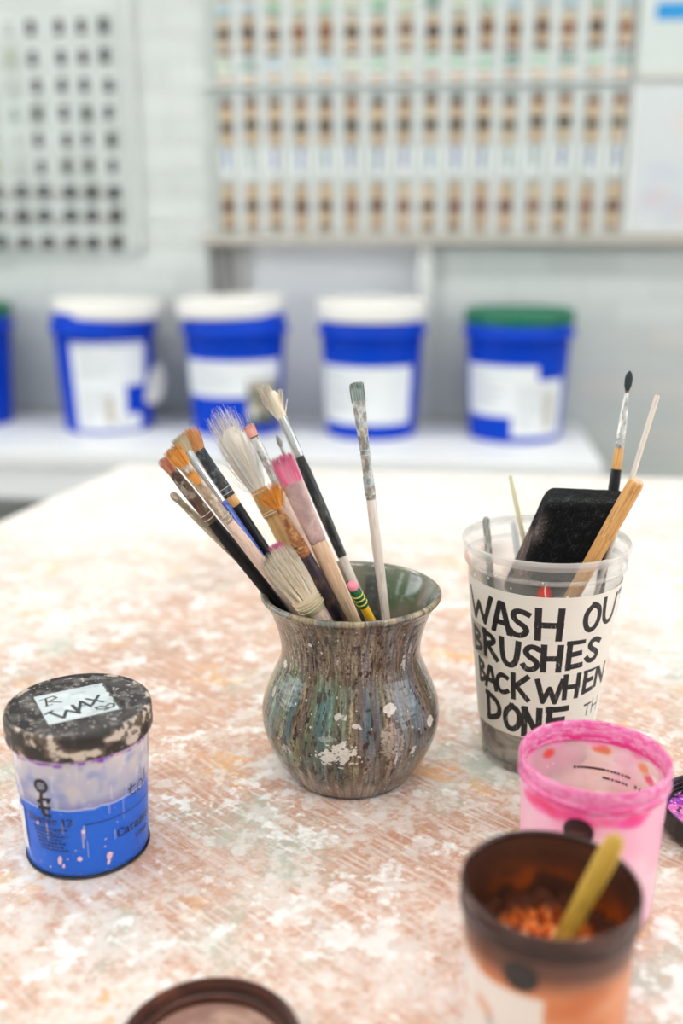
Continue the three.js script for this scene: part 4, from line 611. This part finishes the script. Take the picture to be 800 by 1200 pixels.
{
  const pts = [[0, 0.0032], [0.0345, 0.0032], [0.0372, 0.0012]]; for (let i = 0; i <= 8; i++) { const y = mix(0.0025, 0.0517, i / 8); pts.push([waxR(y) - 0.0009, y]); } pts.push([0.041, 0.0521], [0.03, 0.0517], [0, 0.0517]);
  part(wax, 'blue_liquid', lathe(pts, 72), mat([0, 98, 214], 0.3, { specularIntensity: 0.4 }));
  part(wax, 'base_ring', lathe([[0.0372, 0.0002], [0.0398, 0], [0.0406, 0.0005], [0.0408, 0.0011], [0.0403, 0.0016]], 72), mat([48, 44, 60], 0.5));
  const lidMap = dataTex(1024, 256, (u, v) => { const a = fbm(u * 36, v * 3, 4, 36), b = fbm(u * 80, v * 6 + 9, 3, 80); let c = [42, 36, 34]; c = mix3(c, [104, 88, 76], sm(0.44, 0.6, a) * 0.8); c = mix3(c, [206, 190, 176], sm(0.56, 0.66, a * 0.6 + b * 0.42) * 0.9); return mix3(c, [120, 60, 170], sm(0.16, 0.05, v) * sm(0.5, 0.6, b) * 0.8); });
  const topMap = dataTex(512, 512, (u, v) => { const a = fbm(u * 7 + 2, v * 7, 4), b = fbm(u * 40, v * 40, 3); let c = mix3([34, 31, 31], [74, 70, 69], sm(0.35, 0.65, a)); c = mix3(c, [124, 120, 117], sm(0.56, 0.7, fbm(u * 14 + 9, v * 14, 4)) * 0.8); return mix3(c, [214, 206, 200], sm(0.7, 0.76, b) * 0.7); });
  const lid = part(wax, 'lid', lathe([[0.0436, 0.0815], [0.0458, 0.0812], [0.0468, 0.0822], [0.047, 0.084], [0.0469, 0.0945], [0.0465, 0.0968], [0.0457, 0.0984], [0.0446, 0.0989], [0.0436, 0.0985], [0.0432, 0.0975]], 120, 0.08, 0.1), mm(lidMap, 0.5)); lid.position.y = 0.0055; lid.userData.label = 'black screw lid with pale paint chips';
  const disc = new THREE.CylinderGeometry(0.0434, 0.0434, 0.0012, 72); disc.translate(0, 0.0971, 0); const o = mesh('lid_top', disc, mm(topMap, 0.42, { specularIntensity: 0.5 }), lid);
  const cc = o.geometry.attributes; for (let i = 0; i < cc.position.count; i++) cc.uv.setXY(i, cc.position.getX(i) / 0.086 + 0.5, cc.position.getZ(i) / 0.086 + 0.5);
  const note = canvasTex(512, 512, (g) => {
    g.fillStyle = '#c3cdcf'; g.fillRect(0, 0, 512, 512); const q = mulberry(7); for (let i = 0; i < 50; i++) { g.fillStyle = `rgba(${q() < 0.5 ? '236,240,240' : '150,158,160'},.2)`; g.fillRect(q() * 512, q() * 512, 20 + q() * 120, 10 + q() * 60); }
    g.translate(-20, 8); g.scale(1.06, 1.02); g.strokeStyle = '#22262a'; g.lineCap = g.lineJoin = 'round'; const P = (w, ...a) => { g.lineWidth = w; g.beginPath(); a.forEach(([x, y], i) => i ? g.lineTo(x, y) : g.moveTo(x, y)); g.stroke(); };
    P(24, [60, 300], [130, 440], [170, 330], [240, 420], [222, 268]); P(22, [34, 318], [84, 290]); P(22, [236, 400], [288, 232], [330, 350]); P(13, [252, 318], [318, 300]); P(22, [330, 210], [420, 318]); P(22, [420, 196], [344, 330]);
    P(14, [70, 190], [86, 60], [140, 46], [156, 86], [92, 124], [170, 176]); P(11, [40, 70], [86, 62]); P(10, [60, 190], [110, 184]);
    P(15, [400, 440], [358, 420], [352, 388], [392, 384], [410, 408], [452, 372], [478, 394], [462, 436], [400, 440]); P(9, [410, 408], [430, 446], [392, 462]);
    g.setTransform(1, 0, 0, 1, 0, 0); g.fillStyle = '#54504f'; g.beginPath(); g.moveTo(512, 0); for (let i = 0; i <= 20; i++) g.lineTo(512 - 6 - q() * 20, i * 25.6); g.lineTo(512, 512); g.fill();
  });
  const pl = box(0.0463, 0.0433, 0.0003, 0); pl.rotateX(-Math.PI / 2); const lab = mesh('paper_note', pl, [mat([180, 186, 188], 0.6), mat([180, 186, 188], 0.6), mat([255, 255, 255], 0.5, { map: note }), mat([180, 186, 188], 0.6), mm(note, 0.5), mat([180, 186, 188], 0.6)], lid); lab.userData.label = 'pale grey handwritten paper note';
  lab.position.set(0, 0.0979, 0); lab.rotation.y = 0.607 - 0.397; const l = new THREE.Vector3(-0.0012, 0, -0.0013).applyAxisAngle(new THREE.Vector3(0, 1, 0), -0.397); lab.position.x = l.x; lab.position.z = l.z;
}
// open jar stained pink
const PX = 0.0896, PZ = -0.5434;
const pink = thing('glaze_jar', 'open translucent jar with hot pink stained rim, in front of the taped cup', 'jar', [PX, TABLE + 0.0005, PZ]); pink.rotation.y = -0.164;
const pinkMap = canvasTex(1024, 512, (g, w, h) => {
  const q = mulberry(17), X = (d) => ((d + 455) % 360) / 360 * w, Y = (y) => (1 - y / 0.1) * h; g.clearRect(0, 0, w, h); g.fillStyle = 'rgba(232,216,212,.6)'; g.fillRect(0, 0, w, h); g.filter = 'blur(30px)'; g.fillStyle = 'rgba(248,178,208,.75)'; g.fillRect(X(-95), 0, X(95) - X(-95), h); g.filter = 'none';
  g.filter = 'blur(14px)'; for (let i = 0; i < 90; i++) { g.fillStyle = ['rgba(248,160,204,.3)', 'rgba(240,228,226,.35)', 'rgba(250,190,216,.35)'][i % 3]; g.beginPath(); g.ellipse(q() * w, q() * h, 14 + q() * 50, 14 + q() * 60, 0, 0, 7); g.fill(); }
  g.filter = 'blur(7px)'; for (let i = 0; i < 60; i++) { g.fillStyle = ['rgba(236,40,140,.5)', 'rgba(244,70,150,.5)', 'rgba(232,50,90,.4)'][i % 3]; g.beginPath(); g.ellipse(X(-60 + q() * 100), Y(0.088 - q() * 0.01), 10 + q() * 22, 6 + q() * 14, 0, 0, 7); g.fill(); }
  g.filter = 'blur(4px)'; for (const [d, y, c] of [[-138, 0.079, '238,70,60'], [178, 0.082, '240,110,60'], [172, 0.081, '236,130,80'], [128, 0.073, '240,70,110'], [136, 0.078, '236,150,90']]) { g.fillStyle = `rgba(${c},.85)`; g.beginPath(); g.ellipse(X(d), Y(y), 16, 16, 0, 0, 7); g.fill(); }
  g.filter = 'blur(5px)'; for (let i = 0; i < 170; i++) { g.fillStyle = ['rgba(248,150,208,.5)', 'rgba(252,196,228,.55)', 'rgba(242,110,180,.4)'][i % 3]; g.beginPath(); g.ellipse(q() * w, Y(0.084 + q() * 0.008), 8 + q() * 20, 5 + q() * 10, 0, 0, 7); g.fill(); }
  g.filter = 'none'; g.fillStyle = 'rgba(44,24,38,.9)'; for (const [y, a, b, t] of [[0.068, 148, 196, 8], [0.0625, 150, 172, 8]]) for (let x = X(a); x < X(b); x += 9) g.fillRect(x, Y(y), 5 + q() * 5, t);
  for (let x = X(124); x < X(142); x += 12) g.fillRect(x, Y(0.064), 4 + q() * 6, 12); g.fillRect(X(122), Y(0.056), X(148) - X(122), 14);
  g.fillStyle = 'rgba(250,236,240,.8)'; for (let i = 0; i < 60; i++) { g.beginPath(); g.ellipse(q() * w, q() * h, 1 + q() * 2.5, 1 + q() * 3, 0, 0, 7); g.fill(); }
});
part(pink, 'body', lathe(jarPts(jarR, 0.088), 96, 0, 0.1, -95 * Math.PI / 180), mat([255, 255, 255], 0.3, { map: pinkMap, transparent: true }));
const rimPts = [[0.0416, 0.0865], [0.0436, 0.0864], [0.0446, 0.0875], [0.0448, 0.089], [0.0444, 0.0902], [0.0438, 0.0911], [0.0438, 0.0922], [0.0444, 0.0934], [0.0446, 0.095], [0.0445, 0.0985], [0.0439, 0.0998], [0.0431, 0.1002], [0.0424, 0.0996], [0.0419, 0.098], [0.0412, 0.09], [0.0412, 0.087], [0.0416, 0.0865]];
const rimSmooth = smooth(rimPts, 90);
const pinkRimMap = dataTex(512, 128, (u, v) => { const a = fbm(u * 40, v * 6, 3, 40), b = fbm(u * 90, v * 14 + 7, 3, 90); let c = mix3([250, 158, 212], [246, 120, 190], sm(0.4, 0.65, a)); c = mix3(c, [252, 206, 234], sm(0.5, 0.64, b) * 0.8); return mix3(c, [240, 70, 160], sm(0.45, 0.2, v) * sm(0.4, 0.6, a) * 0.8); });
part(pink, 'rim', lathe(rimSmooth, 96, 0.0864, 0.1), mat([255, 255, 255], 0.18, { map: pinkRimMap, transmission: 0.4, thickness: 0, clearcoat: 0.5 }));
{
  const pts = [[0, 0.0035], [0.0355, 0.0038]]; for (let i = 0; i <= 8; i++) { const y = mix(0.005, 0.03, i / 8); pts.push([jarR(y) - 0.0009, y]); } pts.push([0.038, 0.0305], [0.03, 0.03], [0, 0.03]);
  part(pink, 'pink_glaze', lathe(pts, 72), mat([244, 104, 152], 0.3));
  const d = wrap(pink, 'printed_dot', -20, 4, 0.0645, 0.082, mat([255, 255, 255], 0.4, { transparent: true, map: canvasTex(128, 128, (g) => { g.clearRect(0, 0, 128, 128); g.fillStyle = '#2c1a20'; g.beginPath(); g.ellipse(64, 64, 62, 62, 0, 0, 7); g.fill(); g.strokeStyle = 'rgba(150,90,90,.8)'; g.lineWidth = 5; g.beginPath(); g.moveTo(30, 70); g.lineTo(96, 66); g.stroke(); }) }), 0.0005, jarR, 12); d.userData.label = 'dark printed dot';
}
// brown stained jar in front
const BX = 0.053, BZ2 = -0.4192, B0 = [BX, TABLE + 0.0005, BZ2];
const brown = thing('glaze_jar', 'open brown-stained jar with orange glaze and pale label, nearest the camera', 'jar', B0); brown.rotation.y = -0.127;
const brR = (y) => mix(0.0385, 0.0412, clamp(y / 0.085));
const brownMap = canvasTex(1024, 512, (g, w, h) => {
  const q = mulberry(27), X = (d) => (0.5 + d / 360) * w, Y = (y) => (1 - y / 0.1) * h; g.fillStyle = 'rgb(206,122,78)'; g.fillRect(0, 0, w, h);
  g.filter = 'blur(10px)'; for (let i = 0; i < 120; i++) { g.fillStyle = ['rgba(226,150,104,.4)', 'rgba(188,92,46,.4)', 'rgba(236,196,166,.35)'][i % 3]; g.beginPath(); g.ellipse(q() * w, q() * h, 14 + q() * 40, 14 + q() * 40, 0, 0, 7); g.fill(); }
  g.filter = 'blur(3px)'; g.fillStyle = 'rgb(226,214,206)'; g.fillRect(X(-85), Y(0.066), X(1) - X(-85), h); g.fillStyle = 'rgba(226,214,206,.5)'; g.fillRect(X(-85), Y(0.073), X(-46) - X(-85), h);
  for (let i = 0; i < 30; i++) { g.fillStyle = ['rgba(206,130,90,.5)', 'rgba(150,146,150,.45)', 'rgba(240,234,230,.6)'][i % 3]; g.beginPath(); g.ellipse(X(-85 + q() * 84), Y(q() * 0.064), 6 + q() * 18, 6 + q() * 16, 0, 0, 7); g.fill(); }
  g.filter = 'blur(6px)'; const gr = g.createLinearGradient(0, 0, 0, Y(0.066)); gr.addColorStop(0, 'rgba(58,36,32,.98)'); gr.addColorStop(0.65, 'rgba(92,56,44,.94)'); gr.addColorStop(1, 'rgba(150,92,64,.0)'); g.fillStyle = gr; g.fillRect(-20, -20, w + 40, Y(0.0655) + 20);
});
part(brown, 'body', lathe(jarPts(brR, 0.09), 96, 0, 0.1), mm(brownMap, 0.35));
part(brown, 'rim', lathe(rimSmooth.map(([r, y]) => [r - 0.0016, y]), 96, 0.08, 0.1), mm(noiseTex([[58, 36, 32], [48, 29, 26], [76, 48, 42]], 20, 3, 31), 0.26, { specularIntensity: 0.8 }));
{
  const inner = [[0.0398, 0.0975], [0.0394, 0.085], [0.0392, 0.06], [0.0385, 0.03], [0.037, 0.008], [0, 0.006]];
  part(brown, 'inner_coating', lathe(inner, 72, 0, 0.1), mm(dataTex(256, 256, (u, v) => { const a = fbm(u * 12, v * 6, 3, 12); let c = mix3([66, 42, 34], [84, 54, 42], a); return mix3(c, [190, 88, 34], sm(0.9, 0.66, v + (a - 0.5) * 0.25) * sm(0.4, 0.6, fbm(u * 10, v * 5 + 8, 3, 10))); }), 0.3));
  const pos = [], idx = [], uv = [], NR = 26, NA = 72; for (let j = 0; j <= NR; j++) for (let i = 0; i <= NA; i++) { const a = i / NA * 6.28319, r = j / NR * 0.0386, x = Math.sin(a) * r, z = Math.cos(a) * r; const l = fbm(x * 260 + 20, z * 260 + 20, 3); pos.push(x, 0.058 + 0.007 * sm(0.35, 0.65, l) + 0.004 * fbm(x * 90 + 9, z * 90 + 9, 2), z); uv.push(x / 0.08 + 0.5, z / 0.08 + 0.5); }
  for (let j = 0; j < NR; j++) for (let i = 0; i < NA; i++) { const a = j * (NA + 1) + i, b = a + NA + 1; idx.push(a, b, a + 1, a + 1, b, b + 1); }
  const g = new THREE.BufferGeometry(); g.setAttribute('position', new THREE.Float32BufferAttribute(pos, 3)); g.setAttribute('uv', new THREE.Float32BufferAttribute(uv, 2)); g.setIndex(idx); g.computeVertexNormals();
  part(brown, 'orange_glaze', g, mm(dataTex(256, 256, (u, v) => { const x = (u - 0.5) * 0.08, z = (v - 0.5) * 0.08, l = fbm(x * 260 + 20, z * 260 + 20, 3), d = Math.hypot(x, z) / 0.0386; let c = mix3([150, 62, 22], [236, 120, 48], sm(0.34, 0.56, l)); c = mix3(c, [250, 186, 136], sm(0.6, 0.74, l)); return mix3(c, [78, 40, 26], sm(0.58, 0.86, d + (l - 0.5) * 0.5) * 0.95); }), 0.75, { specularIntensity: 0.4 }));
  const d = wrap(brown, 'printed_dot', -27, -3, 0.068, 0.084, mat([255, 255, 255], 0.35, { transparent: true, map: canvasTex(128, 128, (g) => { g.clearRect(0, 0, 128, 128); g.fillStyle = '#201c1e'; g.beginPath(); g.ellipse(64, 64, 62, 62, 0, 0, 7); g.fill(); }) }), 0.0005, brR, 12); d.userData.label = 'dark printed dot';
}
brush('stirring_stick', 'yellowish wooden stirring stick standing in the orange glaze of the brown jar', 'stick', B0, [0.0022, 0.052, 0.0], [0.3411, 0.94, 0.0], (P) => P.rod('stick_body', [[0, 0.0046, 0.0034], [0.06, 0.0052, 0.0034], [0.07, 0.0052, 0.0034], [0.077, 0.0044, 0.003], [0.0795, 0.0022]], mm(woodTex([214, 176, 72], [190, 148, 56])), 20), 0.004, undefined, () => 0.039);

// ------------------------------------------------------------ loose jar lids
function looseJarLid(label, pos, r, h, outer, inner, paint, tilt = 0) {
  const t = thing('jar_lid', label, 'lid', pos); t.rotation.z = tilt;
  part(t, 'shell', lathe([[0, 0], [r - 0.004, 0], [r - 0.0015, 0.0006], [r - 0.0003, 0.002], [r, 0.004], [r, h - 0.0015], [r - 0.0006, h - 0.0004], [r - 0.0016, h], [r - 0.0024, h - 0.0006], [r - 0.0028, h - 0.003], [r - 0.0026, 0.006], [r - 0.003, 0.0026], [0, 0.0024]], 96), outer);
  part(t, 'sealing_ring', lathe([[r - 0.0075, 0.0024], [r - 0.0072, 0.0062], [r - 0.0065, 0.0068], [r - 0.0058, 0.0062], [r - 0.0055, 0.0024]], 96), outer);
  part(t, 'liner', lathe([[0, 0.0034], [r - 0.009, 0.0034], [r - 0.008, 0.0026]], 72), inner);
  for (const y of [h * 0.45, h * 0.7]) { const o = part(t, 'thread', new THREE.TorusGeometry(r - 0.0029, 0.0006, 6, 80).rotateX(Math.PI / 2), outer); o.position.y = y; }
  if (paint) paint(t); return t;
}
looseJarLid('brown-stained jar lid lying upside down on the table at the bottom edge', [-0.1105, TABLE + 0.0005, -0.3915], 0.0465, 0.0135, mm(noiseTex([[82, 46, 36], [66, 38, 32], [108, 64, 48]], 24, 4, 41), 0.35), mm(noiseTex([[150, 112, 98], [132, 96, 84], [170, 134, 118]], 10, 10, 42), 0.4));
looseJarLid('black jar lid with wet magenta and purple paint, cut off at the right edge', [0.1962, TABLE + 0.002, -0.631], 0.0455, 0.016, mm(noiseTex([[30, 26, 30], [22, 20, 24], [58, 48, 50]], 20, 4, 43), 0.4), mat([206, 70, 176], 0.2, { clearcoat: 0.6 }), (t) => {
  const pos = [], idx = [], uv = [], NR = 20, NA = 64; for (let j = 0; j <= NR; j++) for (let i = 0; i <= NA; i++) { const a = i / NA * 6.28319, r = j / NR * (0.0405 - 0.002 * vn(i / NA * 9, 3, 9)), x = Math.sin(a) * r, z = Math.cos(a) * r; pos.push(x, 0.0062 + 0.0035 * fbm(x * 140 + 9, z * 140 + 9, 3), z); uv.push(x / 0.09 + 0.5, z / 0.09 + 0.5); }
  for (let j = 0; j < NR; j++) for (let i = 0; i < NA; i++) { const a = j * (NA + 1) + i, b = a + NA + 1; idx.push(a, b, a + 1, a + 1, b, b + 1); }
  const g = new THREE.BufferGeometry(); g.setAttribute('position', new THREE.Float32BufferAttribute(pos, 3)); g.setAttribute('uv', new THREE.Float32BufferAttribute(uv, 2)); g.setIndex(idx); g.computeVertexNormals();
  part(t, 'magenta_paint', g, mm(dataTex(256, 256, (u, v) => { const a = fbm(u * 9, v * 9, 4), b = fbm(u * 30 + 5, v * 30, 3); let c = mix3([150, 40, 170], [232, 96, 190], sm(0.42, 0.58, a)); c = mix3(c, [246, 150, 210], sm(0.56, 0.66, b)); return mix3(c, [48, 24, 52], sm(0.64, 0.7, fbm(u * 14 + 40, v * 14, 3))); }), 0.2, { clearcoat: 0.5 }));
}, -0.035);

renderer.render(scene, camera);
